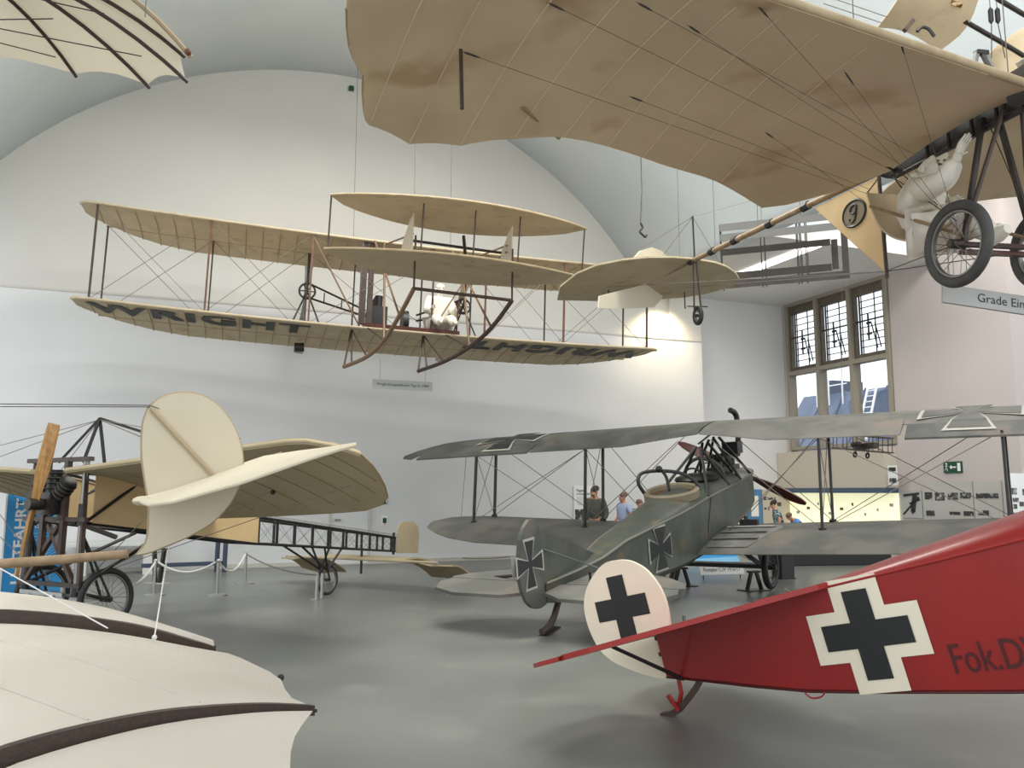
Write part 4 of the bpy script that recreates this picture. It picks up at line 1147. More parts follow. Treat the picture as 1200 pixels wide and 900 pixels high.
# canvas hammock seat and the white clothed dummy pilot
hm = [gd.ax(x, y, 1, 0) for x, y in ((1040, 228), (1047, 250), (1058, 270), (1076, 281), (1100, 283), (1122, 274), (1140, 262))]
rows = [[p + Vector((0, dy, 0)) for p in smooth_line(hm, 3)] for dy in (-.2, -.07, .07, .2)]
part('hammock_seat', MB().sheet(rows, .015), 'canvas', GD, True)
for dy in (-.2, .2): part('seat_stay', MB().tube([hm[0] + Vector((0, dy, 0)), B1 + Vector((.05, 0, 0))], .006, 5), 'wood_dark', GD)
for dy in (-.2, .2): part('seat_rail', MB().tube([hm[1] + Vector((0, dy * 1.1, .05)), (0, dy * 1.4, .06)], .014, 6), 'bamboo', GD)
GR_ = gd.R @ Matrix.Rotation(rad(-90), 3, 'Z')
def gj(x, y, lat=0):
    p = gd.ax(x, y, 1, lat); return (-p.y, p.x, p.z)          # figure axes: x right, y forward, z up
base = gd.w((0, 0, 0))
gp = thing('pilot_dummy', 'white suited pilot dummy slung under the wing behind the spoked wheels', 'mannequin', base, GR_)
GJ = dict(pelvis=gj(1092, 268), waist=gj(1082, 249), chest=gj(1077, 226), neck=gj(1083, 208), chin=gj(1087, 202), head=gj(1092, 195), crown=gj(1096, 187),
          shol=gj(1072, 222, .17), elbl=gj(1090, 240, .26), wril=gj(1112, 236, .2), shor=gj(1080, 224, -.17), elbr=gj(1109, 210, -.24), wrir=gj(1121, 184, -.2),
          hipl=gj(1094, 271, .1), knel=gj(1130, 252, .14), ankl=gj(1158, 272, .12), toel=gj(1170, 268, .12), hipr=gj(1094, 270, -.1), kner=gj(1128, 250, -.1), ankr=gj(1165, 278, -.1), toer=gj(1178, 270, -.1))
figure(gp, GJ, 'white_cloth', 'white_cloth', 'white_cloth', 'white_cloth', capped=True, look=(-.1, 1, .1), bulk=1.3)
part('scarf', MB().torus(Vector(GJ['neck']), (.2, .4, 1), .07, .045, 18, 8), 'white_cloth', gp, True)

# ================================================================ OPEN-FRAME MONOPLANE (left middle)
bl = Frame((-5.283, 10.2, .098), (240.187, 1.416, .331))
BL = thing('open_frame_monoplane', 'tan monoplane with open black lattice rear fuselage and spoked wheels at left', 'airplane', bl.T, bl.R)
BI, BD = .25, .06
bz = lambda x, y: 1.75 + BI * (x - .2) + BD * abs(y)
LEo = [(.0, .44), (.35, .45), (2, .46), (3.2, .45), (3.9, .46), (4.1, .40), (4.27, .15), (4.32, -.05)]
TEo = [(.35, -1.75), (1.4, -1.85), (2.4, -1.9), (2.9, -1.88), (3.3, -1.7), (3.6, -1.42), (3.85, -1.05), (4.05, -.7), (4.2, -.4), (4.32, -.07)]
for sy in (1, -1):
    rows = []
    for y in (.34, .6, 1.0, 1.5, 2.0, 2.5, 2.9, 3.3, 3.6, 3.85, 4.05, 4.2, 4.28, 4.32):
        le, te = interp(y, LEo), interp(y, TEo)
        rows.append([(le + (te - le) * k / 10, sy * y, bz(le + (te - le) * k / 10, y) + .1 * 4 * (k / 10) * (1 - k / 10) * (1.2 - .5 * k / 10) * min(1, (le - te) / 2)) for k in range(11)])
    w_ = part('wing', MB().sheet(rows, lambda i, j: .06 if j < 2 else .02, (0, 0, 1)), 'bler', BL, True)
    part('leading_edge', MB().tube([r[0] for r in rows], .022, 8), 'bler', w_, True)
    for y in (.8, 1.25, 1.7, 2.15, 2.6, 3.05, 3.5, 3.85):
        le, te = interp(y, LEo), interp(y, TEo)
        part('rib_seam', MB().tube([(le + (te - le) * k / 10, sy * y, bz(le + (te - le) * k / 10, y) + .1 * 4 * (k / 10) * (1 - k / 10) * (1.2 - .5 * k / 10) * min(1, (le - te) / 2) - .012) for k in range(1, 10)], .007, 4), 'seam', w_, True)
    rim = [r[-1] for r in rows] + [rows[-1][0]]
    part('edge_binding', MB().tube(rim, .012, 5), 'seam', w_, True)
    gp_ = lambda x, y: Vector((x, sy * y, bz(x, y) + .02))
    wires('bracing_wire', [(gp_(.2, 2.3), (-.15, 0, 2.5)), (gp_(-.9, 2.3), (-.15, 0, 2.5)), (gp_(.2, 3.5), (-.15, 0, 2.5)), (gp_(.2, 2.3), (.1, sy * .3, .5)), (gp_(-.9, 2.3), (-.1, sy * .2, .6)), (gp_(.2, 3.5), (.1, sy * .3, .5)), (gp_(-1.0, 3.4), (-.1, sy * .2, .6))], .005, 'wire', BL)
    for a in ((.2, 2.3), (-.9, 2.3)): part('wire_fitting', MB().ball(gp_(*a) - Vector((0, 0, .03)), .03, 8, 6), 'black', w_)
LB = [(.3, 1.24), (0, 1.21), (-2.6, .91), (-6.2, .66)]; LT = [(.3, 1.86), (-.1, 1.83), (-1.0, 1.58), (-2.6, 1.29), (-6.2, .91)]; LH = [(.3, .36), (-1, .35), (-2.6, .28), (-6.2, .04)]
lp = lambda x, up, sy: Vector((x, sy * interp(x, LH), interp(x, LT if up else LB)))
for sy in (1, -1):
    for up in (0, 1): part('longeron', MB().tube([lp(x, up, sy) for x in (.3, 0, -1, -1.8, -2.6, -3.4, -4.2, -5, -5.6, -6.2)], .022, 6), 'black', BL)
    part('fabric_side', MB().sheet([[lp(x, u, sy) * 1 + Vector((0, sy * .012, 0)) for u in (0, 1)] for x in (.08, -.25, -.6, -1, -1.4, -1.8, -2.2, -2.6)], .01, (0, 1, 0)), 'bler_tan', BL)
    xs = [-2.62, -3.02, -3.42, -3.84, -4.24, -4.64, -5.02, -5.4, -5.8, -6.18]
    for x in xs: part('upright', MB().bar(lp(x, 0, sy), lp(x, 1, sy), .03, .03), 'black', BL)
    wires('cross_wire', [(lp(a, 0, sy), lp(b, 1, sy)) for a, b in zip(xs, xs[1:])] + [(lp(a, 1, sy), lp(b, 0, sy)) for a, b in zip(xs, xs[1:])], .003, 'wire', BL)
for x in xs:
    for u in (0, 1): part('cross_member', MB().bar(lp(x, u, 1), lp(x, u, -1), .025), 'black', BL)
part('fabric_deck', MB().sheet([[lp(x, 1, s_) for s_ in (-1, 1)] for x in (-1.0, -1.8, -2.6)], .01, (0, 0, 1)), 'bler_tan', BL)
part('sternpost', MB().tube([(-6.2, 0, .6), (-6.2, 0, 1.0)], .025, 6), 'black', BL)
rdp = [(-6.3, .62), (-6.3, 1.05), (-6.36, 1.15), (-6.5, 1.2), (-6.78, 1.2), (-6.94, 1.1), (-6.98, .95), (-6.96, .6)]
part('rudder', MB().prism([(x, 0, z) for x, z in rdp], (0, .025, 0)), 'bler', BL)
# tailplane with drooping tip elevators
tz = .56
part('tailplane', MB().sheet([[(x, y, tz + .05 * 4 * f * (1 - f) - .04 * f) for f, x in ((k / 6, -5.2 - .85 * k / 6) for k in range(7))] for y in (-.95, -.3, .3, .95)], .03, (0, 0, 1)), 'bler', BL, True)
part('tailplane_edge', MB().tube([(-5.2, -1.7, tz), (-5.2, 1.7, tz)], .022, 8), 'bler', BL, True)
for sy in (1, -1):
    rows = []
    for y, c in ((.98, .9), (1.25, .92), (1.55, .9), (1.8, .8), (1.92, .6)):
        rows.append([(-5.19 - (1.75 * .06 if y > 1.7 else 0) - c * k / 6 * .95, sy * y, tz - c * .33 * (k / 6) + .06 * 4 * (k / 6) * (1 - k / 6) - (.05 if y > 1.5 else 0)) for k in range(7)])
    part('elevator', MB().sheet(rows, .025, (0, 0, 1)), 'bler', BL, True)
part('elevator_horn', MB().bar((-5.35, -.04, .3), (-5.35, -.04, .75), .03), 'iron', BL)
# tail wheel with fork and V struts
wheel(BL, (-4.45, 0, .257), (0, 1, 0), .25, .022, 16, 'rubber', 'tail_wheel', .025, .09)
for sy in (1, -1):
    for a in ((-4.2, sy * .14, .8), (-4.62, sy * .14, .77), (-3.6, sy * .2, .84)): part('tail_strut', MB().tube([(-4.36, sy * .07, .42), a], .018, 6), 'black', BL)
    part('tail_fork', MB().tube([(-4.36, sy * .07, .45), (-4.45, sy * .055, .257)], .016, 6), 'black', BL)
# undercarriage: chassis frame with sliding columns, forks and two wheels
for sy in (1, -1):
    wheel(BL, (0, sy * .628, .355), (0, 1, 0), .357, .036, 24, 'rubber', 'wheel', .035, .16)
    part('column', MB().tube([(.3, sy * .5, .42), (.3, sy * .5, 1.95)], .035, 10), 'steel' if sy > 0 else 'iron', BL, True)
    part('column_spring', MB().tube([(.3, sy * .5, 1.2), (.3, sy * .5, 1.45)], .048, 10), 'iron', BL, True)
    part('column_foot', MB().tube([(.3, sy * .5, .40), (.3, sy * .5, .5)], .05, 10), 'black', BL, True)
    part('wood_upright', MB().bar((.3, sy * .56, .45), (.3, sy * .5, 1.95), .05, .05), 'wood_dark', BL)
    part('wood_upright', MB().bar((.33, sy * .2, .75), (.33, sy * .2, 1.95), .07, .06), 'wood_dark', BL)
    for a in ((.3, sy * .5, .45), (.3, sy * .5, 1.15)):
        for dy in (-.09, .09): part('wheel_fork', MB().tube([a, (0, sy * .628 + dy, .355)], .016, 6), 'black', BL)
    part('chassis_strut', MB().tube([(.3, sy * .5, .5), (-1.0, sy * .3, 1.08)], .022, 6), 'black', BL)
    part('chassis_strut', MB().bar((.32, sy * .46, .55), (.32, -sy * .1, 1.2), .05, .05), 'wood_dark', BL)
    part('chassis_strut', MB().tube([(.28, sy * .46, 1.2), (-.5, sy * .35, 1.7)], .02, 6), 'black', BL)
for z, w_ in ((1.97, .07), (1.27, .05), (.52, .05)): part('chassis_beam', MB().bar((.32, -.62, z), (.32, .62, z), w_, .05), 'wood_dark' if z > 1 else 'iron', BL)
part('axle', MB().tube([(0, -.66, .355), (0, .66, .355)], .02, 8), 'steel', BL)
en = part('engine', MB().box((.36, 0, 1.45), (.24, .26, .26)), 'iron', BL)
for a in (-50, 0, 50):
    d = Vector((0, math.sin(rad(a)), math.cos(rad(a))))
    part('cylinder', MB().tube([Vector((.36, 0, 1.45)) + d * .1, Vector((.36, 0, 1.45)) + d * .4], .085, 12), 'black', en, True)
    for k in range(4): part('cylinder_fin', MB().torus(Vector((.36, 0, 1.45)) + d * (.18 + .06 * k), d, .09, .012, 16, 5), 'iron', en)
part('exhaust_pipe', MB().tube([(.4, .18, 1.3), (.1, .24, 1.2), (-.3, .3, 1.05)], .03, 8), 'steel', en, True)
pp = part('propeller', MB().tube([(.5, 0, 1.442), (.66, 0, 1.442)], .07, 12), 'iron', BL, True, label='varnished wooden propeller')
ph = Vector((.58, 0, 1.442))
dr = (bl.ax(70, 500, 0, .58) - bl.ax(28, 668, 0, .58)).normalized(); n = Vector((1, 0, 0)).cross(dr)
for q, L in ((1, (bl.ax(70, 500, 0, .58) - ph).length), (-1, .85)):
    rows = []
    for k in range(11):
        f = k / 10; wd_ = interp(f, [(0, .07), (.15, .1), (.4, .145), (.9, .145), (1, .13)]); tw = rad(60 - 38 * f)
        e = n * math.cos(tw) + Vector((q, 0, 0)) * math.sin(tw); p = ph + dr * (q * L * f)
        rows.append([p - e * wd_ / 2, p + e * wd_ / 2])
    part('blade', MB().sheet(rows, .035), 'wood_prop', pp)
apex = Vector((-.15, 0, 2.52))
for a in ((.18, .25, 1.95), (.18, -.25, 1.95), (-.2, .12, 1.88), (-.85, .12, 2.36)): part('cabane', MB().bar(apex, a, .03), 'black', BL)
part('cabane', MB().bar((-.85, .12, 2.36), (-1.0, .3, 1.6), .03), 'black', BL)
wires('control_wire', [((-.4, .1, 1.6), (-6.3, .05, .95)), ((-.4, -.1, 1.6), (-6.3, -.05, .95))], .003, 'wire', BL)
# stands that carry it
def stand_box(name, label, p, w, h, m, R=None, dp=.1):
    t = thing(name, label, 'stand', p, R)
    for dx in (-w / 2, w / 2): part('leg', MB().box((dx, 0, h / 2), (.035, dp, h)), m, t)
    part('base_plate', MB().box((0, 0, .008), (w + .12, dp + .1, .016)), m, t)
    return t
stand_box('tail_stand', 'pale twin post stand with base plate beside the monoplane tail wheel', onfloor(374, 702), .12, .40, 'chrome', bl.R, .04)
fs = thing('chassis_stand', 'bare metal A frame stand between the front spoked wheels of the lattice monoplane', 'stand', (bl.w((.38, 0, 0)).x, bl.w((.38, 0, 0)).y, 0), Matrix.Rotation(rad(150.2), 3, 'Z'))
for dx in (-.3, .3):
    for dy in (-.14, .14): part('leg', MB().bar((dx * 1.15, dy * 1.4, 0), (dx * .8, dy * .2, .52), .035), 'chrome', fs)
part('top_bar', MB().bar((-.42, 0, .53), (.42, 0, .53), .045), 'chrome', fs)

# ================================================================ WHITE GLIDER with cross tail (left foreground)
def bar_curve(pts, w, h, n=18):
    P = resample(smooth_line(pts, 5), n); mb = MB(); rows = []
    for i, p in enumerate(P):
        d = (P[min(i + 1, n - 1)] - P[max(i - 1, 0)]).normalized(); x = d.cross(Vector((0, 0, 1))).normalized(); u = Vector((0, 0, 1))
        hh = h(i / (n - 1)) if callable(h) else h
        rows.append([p + x * w / 2, p - x * w / 2, p - x * w / 2 - u * hh, p + x * w / 2 - u * hh])
    return mb.grid(rows, True, True)


g0 = Vector((-2.2, 3.2, 1.0))
GL = thing('white_cotton_glider', 'white cotton hang glider with brown curved ribs and an oval cross tail at left foreground', 'glider', g0)
rel = lambda p: p - g0
rib1 = [(-40, 716, 4.35), (0, 714, 4.3), (70, 719, 4.25), (150, 730, 4.15), (200, 742, 4.08), (251, 757, 4.0)]
rib2 = [(-60, 905, 2.1), (0, 876, 2.18), (100, 849, 2.32), (200, 831, 2.52), (300, 824, 2.75), (366, 826, 2.92)]
R1 = [rel(at(*q)) for q in rib1]; R2 = [rel(at(*q)) for q in rib2]
rb1 = part('curved_rib', bar_curve(R1, .025, lambda f: .088 - .02 * f), 'rib_brown', GL, label='farther dark brown curved rib')
rb2 = part('curved_rib', bar_curve(R2, .03, lambda f: .088 - .055 * f), 'rib_brown', GL, label='nearer dark brown curved rib')
part('rib_tie', MB().tube([rel(at(355, 830, 2.9)), rel(at(371, 833, 2.93))], .006, 5), 'iron', rb2)
n = 15
c1 = resample(smooth_line([rel(at(x, y + o, d)) for (x, y, d), o in zip(rib1, (17, 17, 16, 15, 13, 10))], 5), n); c2 = resample(smooth_line([rel(at(x, y + 3, d)) for x, y, d in rib2], 5), n)
e12 = [rel(at(*q)) for q in ((270, 766, 3.85), (328, 794, 3.4), (333, 808, 3.2), (346, 824, 2.98))]
edge = resample([c1[-1]] + e12 + [c2[-1]], 9)
rows = []
for j in range(9):
    f = j / 8; r = []
    for i in range(n):
        g = i / (n - 1); p = c1[i].lerp(c2[i], f); e = c1[-1].lerp(c2[-1], f)
        p = p + (edge[j] - e) * (g ** 6) + Vector((0, 0, .05 * math.sin(PI * f) * (1 - g ** 4)))
        r.append(p)
    rows.append(r)
pan = part('wing_panel', MB().sheet(rows, .006), 'cream_wing', GL, True)
def on_rows(f, g):
    a = f * 8; b = g * (n - 1); i, j = min(int(a), 7), min(int(b), n - 2); u, v = a - i, b - j
    return rows[i][j].lerp(rows[i][j + 1], v).lerp(rows[i + 1][j].lerp(rows[i + 1][j + 1], v), u) + Vector((0, 0, .004))
for (fa, ga), (fb, gb) in (((.3, .05), (.97, .62)), ((.62, 0), (.98, .3)), ((.12, .3), (.75, .95))):
    part('panel_seam', MB().tube([on_rows(fa + (fb - fa) * k / 8, ga + (gb - ga) * k / 8) for k in range(9)], .0035, 4), 'cream_wing', pan)
part('edge_knob', MB().ball(rel(at(329, 794, 3.4)), .014, 8, 6), 'black', pan)
# near panel in front of the near rib
e2 = [rel(at(*q)) for q in ((360, 838, 2.86), (345, 858, 2.62), (339, 880, 2.44), (341, 905, 2.28), (350, 940, 2.1))]
nr_ = [rel(at(*q)) for q in ((-60, 1010, 1.75), (60, 985, 1.8), (160, 965, 1.9), (260, 950, 2.0), (350, 940, 2.1))]
c3 = resample(smooth_line(nr_, 4), n); c2n = resample(smooth_line([rel(at(x, y + o, d - .03)) for (x, y, d), o in zip(rib2, (30, 27, 22, 17, 12, 8))], 5), n); edge = resample([c2n[-1]] + e2, 7); rows2 = []
for j in range(7):
    f = j / 6; r = []
    for i in range(n):
        g = i / (n - 1); p = c2n[i].lerp(c3[i], f); e = c2n[-1].lerp(c3[-1], f)
        r.append(p + (edge[j] - e) * (g ** 5) + Vector((0, 0, -.02 * math.sin(PI * f))))
    rows2.append(r)
part('wing_panel', MB().sheet(rows2, .006), 'cream_wing', GL, True)
# far panel beyond the far rib
c0 = [rel(at(*q)) for q in ((-40, 684, 4.9), (0, 694, 4.8), (60, 700, 4.7), (120, 713, 4.5), (190, 736, 4.25), (248, 756, 4.02))]
c0 = resample(c0, n); c1b = resample(smooth_line([rel(at(x, y + 2, d)) for x, y, d in rib1], 5), n)
part('wing_panel', MB().sheet([[c0[i].lerp(c1b[i], j / 3) + Vector((0, 0, .03 * math.sin(PI * j / 3))) for i in range(n)] for j in range(4)], .006), 'cream_wing', GL, True)
# bamboo boom, oval fin, crossing tailplane
DT = 5.3
part('tail_boom', MB().tube([rel(at(-60, 665, 5.1)), rel(at(0, 661, 5.15)), rel(at(80, 655, 5.22)), rel(at(150, 649, DT))], [.034, .032, .03, .028], 10), 'bamboo', GL, True)
fin = [(160, 650), (171, 636), (174, 618), (174.5, 590), (171.5, 571), (166.5, 535), (167, 503), (170, 488), (176, 476), (191, 465), (210, 460.5), (230, 462), (248, 470), (264, 485), (275, 503), (281, 520), (284, 540), (281, 562), (277, 575), (267, 592), (248, 612), (223, 627), (198, 638), (175, 647)]
fd = lambda x: DT + (x - 165) / 120 * .25
P = smooth_line([rel(at(x, y, fd(x))) for x, y in fin] + [rel(at(160, 650, fd(160)))], 3)[:-1]
fn = part('tail_fin', MB().prism(P, Vector((.012, -.02, 0))), 'cream', GL, label='oval cream tail fin')
part('fin_hoop', MB().tube(P, .011, 6, closed=True), 'canvas_rib', fn, True)
part('fin_stick', MB().tube([rel(at(177, 479, fd(177) - .025)), rel(at(248, 556, fd(248) - .025))], .014, 6), 'canvas_rib', fn)
near = [(162, 587, 5.0), (175, 592, 4.9), (205, 588, 4.83), (240, 578, 4.8), (280, 567, 4.85), (320, 553, 4.95), (360, 539, 5.1), (395, 528, 5.25), (417, 522, 5.35)]
far = [(163, 584, 5.15), (172, 582, 5.3), (205, 573, 5.42), (247, 558, 5.55), (280, 545, 5.65), (310, 535, 5.7), (350, 529, 5.65), (390, 524, 5.5), (417.5, 521, 5.38)]
rows = []
for (a, b) in zip(near, far):
    A, B = rel(at(*a)), rel(at(*b)); rows.append([A.lerp(B, k / 5) + Vector((0, 0, .012 * math.sin(PI * k / 5))) for k in range(6)])
tp_ = part('tailplane', MB().sheet(rows, .012), 'cream', GL, True)
part('tailplane_hoop', MB().tube([r[0] for r in rows], .011, 6), 'cream', tp_, True)
part('tailplane_stick', MB().tube([rel(at(300, 541, 5.7)), rel(at(330, 531, 5.68))], .012, 6), 'canvas_rib', tp_)
part('tail_fairing', MB().ball(rel(at(167, 587, 5.05)), (.05, .09, .03), 10, 6), 'cream', tp_, True)
w0 = rel(at(176, 475, fd(176) - .02))
wires('rigging_wire', [(w0, rel(at(-40, 473, 5.2))), (w0 + Vector((0, 0, -.01)), rel(at(-40, 476.5, 5.2))), (w0, rel(at(282, 514, fd(282) + .1)))], .003, 'iron', GL)
wires('rigging_wire', [(rel(at(198, 640, fd(198))), rel(at(181, 747, 3.75))), (rel(at(-20, 655, 5.0)), rel(at(126, 736, 3.85))), (rel(at(0, 658, 5.1)), rel(at(-20, 640, 4.5)))], .0035, 'rope', GL)
part('rigging_knot', MB().ball(rel(at(175, 764, 3.55)), .02, 8, 6), 'rope', GL)
part('rigging_knot', MB().ball(rel(at(181, 747, 3.75)), .012, 8, 6), 'rope', GL)
for q in ((-40, 714, 4.33), (-55, 900, 2.12)):       # rests on a stand outside the frame
    p = at(*q); part('mount_leg', MB().tube([rel(p), rel(Vector((p.x, p.y, 0)))], .02, 8), 'iron', GL)

# ================================================================ PALE GLIDER WING hanging top left
h0 = at(60, 20, 4.6)
HG = thing('ribbed_glider', 'pale cotton glider wing with dark ribs underneath hanging at top left', 'glider', h0)
rel = lambda p: p - h0
ends = [(-70, 62, 4.9), (88, 86, 4.8), (173, 99, 4.7), (217, 92, 4.58), (214, 63, 4.5), (222, 63, 4.42)]
root = [(-260, -60, 4.0), (-75, -60, 3.95), (-57, -60, 3.9), (-40, -60, 3.85), (-29, -60, 3.82), (50, -60, 3.85)]
E_ = [rel(at(*q)) for q in ends]; R_ = [rel(at(*q)) for q in root]
rows = []
for i in range(len(ends) - 1):
    for s_ in range(5 if i < len(ends) - 2 else 6):
        f = s_ / 5; a = R_[i].lerp(R_[i + 1], f); b = E_[i].lerp(E_[i + 1], f)
        b = b + (a - b).normalized() * .02 * math.sin(PI * f)
        rows.append([a.lerp(b, k / 8) + Vector((0, 0, .10 * 4 * (k / 8) * (1 - k / 8) + .03 * math.sin(PI * f))) for k in range(9)])
wg = part('wing_cloth', MB().sheet(rows, .006, (0, 0, 1)), 'cream_glow', HG, True)
for i in range(1, len(ends)):
    a, b = R_[i], E_[i]; last = i == len(ends) - 1
    pts = [a.lerp(b, k / 8 * 1.015) + Vector((0, 0, .10 * 4 * (k / 8) * (1 - k / 8) - .014)) for k in range(9)]
    part('rib', MB().tube(pts, .011 if not last else .014, 6), 'rib_brown' if not last else 'canvas_rib', HG, True)
part('rib_knob', MB().ball(E_[5] + Vector((0, -.02, 0)), .02, 8, 6), 'leather', HG)
wires('rigging_wire', [(rel(at(-60, 24, 4.2)), rel(at(62, 22, 4.2))), (rel(at(-60, 22, 4.3)), rel(at(166, 66, 4.5))), (rel(at(-60, 35, 4.6)), rel(at(65, 67, 4.7))), (rel(at(-40, -20, 4.0)), rel(at(122, 16, 4.1)))], .0035, 'iron', HG)
for q in ((170, 20, 4.2), (-150, -100, 3.9)):
    p = at(*q); s_, t_, _ = st(p); part('suspension_cable', MB().tube([rel(p), rel(Vector((p.x, p.y, VZ - .05 + math.sqrt(max(1, VR ** 2 - (s_ - VC) ** 2)))))], .003, 5), 'cable', HG)

# ================================================================ BOX KITE hanging before the window
k0 = at(914, 296, 13.5)
KT = thing('box_kite', 'large open grey box kite of fabric bands hanging in front of the tall window', 'kite', k0, pose(-17, 1.0, 6))
K = lambda x, y, z: Vector((x, y, z))        # x to the right end (nearer), y away, z up


def kite_cell(y0, x0, x1, z0, z1, band, m):
    mb = MB(); th = .012
    mb.box((x0 + (x1 - x0) / 2, y0, z0), (x1 - x0, band, th)); mb.box((x0 + (x1 - x0) / 2, y0, z1), (x1 - x0, band, th))
    for x in (x0, x1): mb.box((x, y0, (z0 + z1) / 2), (th, band, z1 - z0))
    mb.box((x0 + (x1 - x0) / 2, y0, (z0 + z1) / 2), (x1 - x0, band, th))
    return mb


def kite_face(y, z, h, x0, x1, m, nm='band'):
    part(nm, MB().box(((x0 + x1) / 2, y, z), (x1 - x0, .012, h)), m, KT)


WK = .93
for (y, z, h, m, x1) in ((-.25, -.50, .125, 'kite', WK + .02), (.15, -.30, .12, 'kite', WK - .12), (.15, .12, .11, 'kite', WK - .12), (-.25, .30, .12, 'kite_top', WK + .0), (-.25, .47, .12, 'kite_top', WK - .02)):
    kite_face(y, z, h, -.95, x1, m)
part('end_band', MB().box((WK - .06, .15, -.09), (.1, .012, .5)), 'kite', KT); part('end_band', MB().box((WK + .06, -.25, -.13), (.1, .012, .86)), 'kite', KT)
for x in (-.95, -.30, -.24, .28, .33, .42):
    for y in (-.24, .16): part('strut', MB().bar((x, y, -.54), (x, y, .5 if x > -.9 else .52), .016), 'black', KT)
for x in (-.95, WK):
    for z in (-.5, .47): part('longeron', MB().bar((x, -.25, z), (x, .16, z), .02), 'wood_dark', KT)
for x, y in ((-.27, -.05), (.35, -.05)):
    b = KT.matrix_world @ Vector((x, y, .5)); s_, t_, _ = st(b)
    zt = VZ + math.sqrt(max(1, VR ** 2 - (s_ - VC) ** 2)) if s_ < 10.25 else AZ
    zt -= .12
    part('suspension_cable', MB().tube([(x, y, .5), KT.matrix_world.inverted() @ Vector((b.x, b.y, zt))], .005, 5), 'cable', KT)
# ================================================================ AIRCRAFT WING glimpsed above the monoplane
a0 = at(1120, 10, 9.5)
HA = thing('background_glider', 'tan fabric aircraft partly seen above the leading edge at the top right corner', 'airplane', a0)
rel = lambda p: p - a0
def patch(nm, pts, m='canvas', bow=.1):
    L, Rr = pts; n = 9
    l_ = resample(smooth_line([rel(at(*q)) for q in L], 4), n); r_ = resample(smooth_line([rel(at(*q)) for q in Rr], 4), n)
    return part(nm, MB().sheet([[l_[i].lerp(r_[i], k / 6) + Vector((0, 0, bow * math.sin(PI * k / 6))) for k in range(7)] for i in range(n)], .015, (0, 0, 1)), m, HA, True)
pw = patch('wing', (((1028, 32, 10.2), (1050, 2, 9.7), (1085, -60, 9)), ((1100, 60, 10.2), (1136, 27, 9.7), (1160, -50, 9))))
part('dark_patch', MB().prism([rel(at(x, y, 9.55)) for x, y in ((1118, -6), (1132, -2), (1126, 9), (1114, 4))], (0, 0, .01)), 'bler_tan', pw)
patch('tail_wing', (((1150, 80, 10.5), (1163, 58, 10.3), (1215, 22, 10)), ((1180, 110, 10.5), (1210, 100, 10.2), (1240, 80, 10))))
part('spar', MB().tube([rel(at(1131, 25, 9.7)), rel(at(1176, 51, 10)), rel(at(1230, 84, 10.2))], .03, 8), 'iron', HA)
part('spar', MB().tube([rel(at(1168, -2, 9.3)), rel(at(1215, 26, 9.6))], .03, 8), 'iron', HA)
part('control_arm', MB().bar(rel(at(1060, 36, 9.2)), rel(at(1070, 24, 9.2)), .06, .05), 'wood_dark', HA)
part('control_hoop', MB().tube(smooth_line([rel(at(x, y, 9.2)) for x, y in ((1075, 37), (1080, 32), (1088, 34), (1095, 43))], 4), .02, 8), 'black', HA)
for x in (1162, 1170):
    p = at(x, 30, 9.4); q = at(x + 8 * (x > 1165), 68, 9.9); s_, t_, _ = st(p)
    part('suspension_cable', MB().tube([rel(q), rel(p), rel(Vector((p.x, p.y, 10)))], .006, 5), 'cable', HA)
    part('turnbuckle', MB().tube([rel(p) + Vector((0, 0, .02)), rel(p) + Vector((0, 0, .06)), rel(p) + Vector((0, 0, .2)), rel(p) + Vector((0, 0, .24))], [.006, .03, .03, .006], 8), 'black', HA)
wires('stay_wire', [(rel(at(970, -4, 9.6)), rel(at(1040, 20, 9.9))), (rel(at(965, 4, 9.6)), rel(at(1034, 27, 9.9)))], .006, 'wire', HA)
for k, (x, y0, y1, d) in enumerate(((739, 215, 300, 16.5), (752, 188, 272, 16.0))):
    pass
hk = at(752, 278, 16.5); s_, t_, _ = st(hk); zt = VZ + math.sqrt(VR ** 2 - (s_ - VC) ** 2) - .12
hc = thing('hoist_cable', 'loose steel cable with a small hook hanging from the vault', 'cable', hk)
part('cable', MB().tube([(0, 0, zt - hk.z), (.02, 0, 1.0), (-.02, 0, .3)], .01, 6), 'iron', hc)
part('hook', MB().tube(smooth_line([(-.02, 0, .3), (.02, 0, .2), (-.04, 0, .12), (.03, 0, .04), (.08, 0, .0), (.1, 0, .06)], 3), .022, 6), 'iron', hc)
ds = onhall(411, 105, t=-.12)
dt = thing('smoke_detector', 'tiny grey sensor box high on the arched wall', 'sensor', ds, HR)
part('box', MB().box((0, -.06, 0), (.12, .12, .1)), 'green', dt); part('plate', MB().box((0, -.01, 0), (.18, .02, .14)), 'trim', dt)
ds = onhall(688, 245, t=-.12)

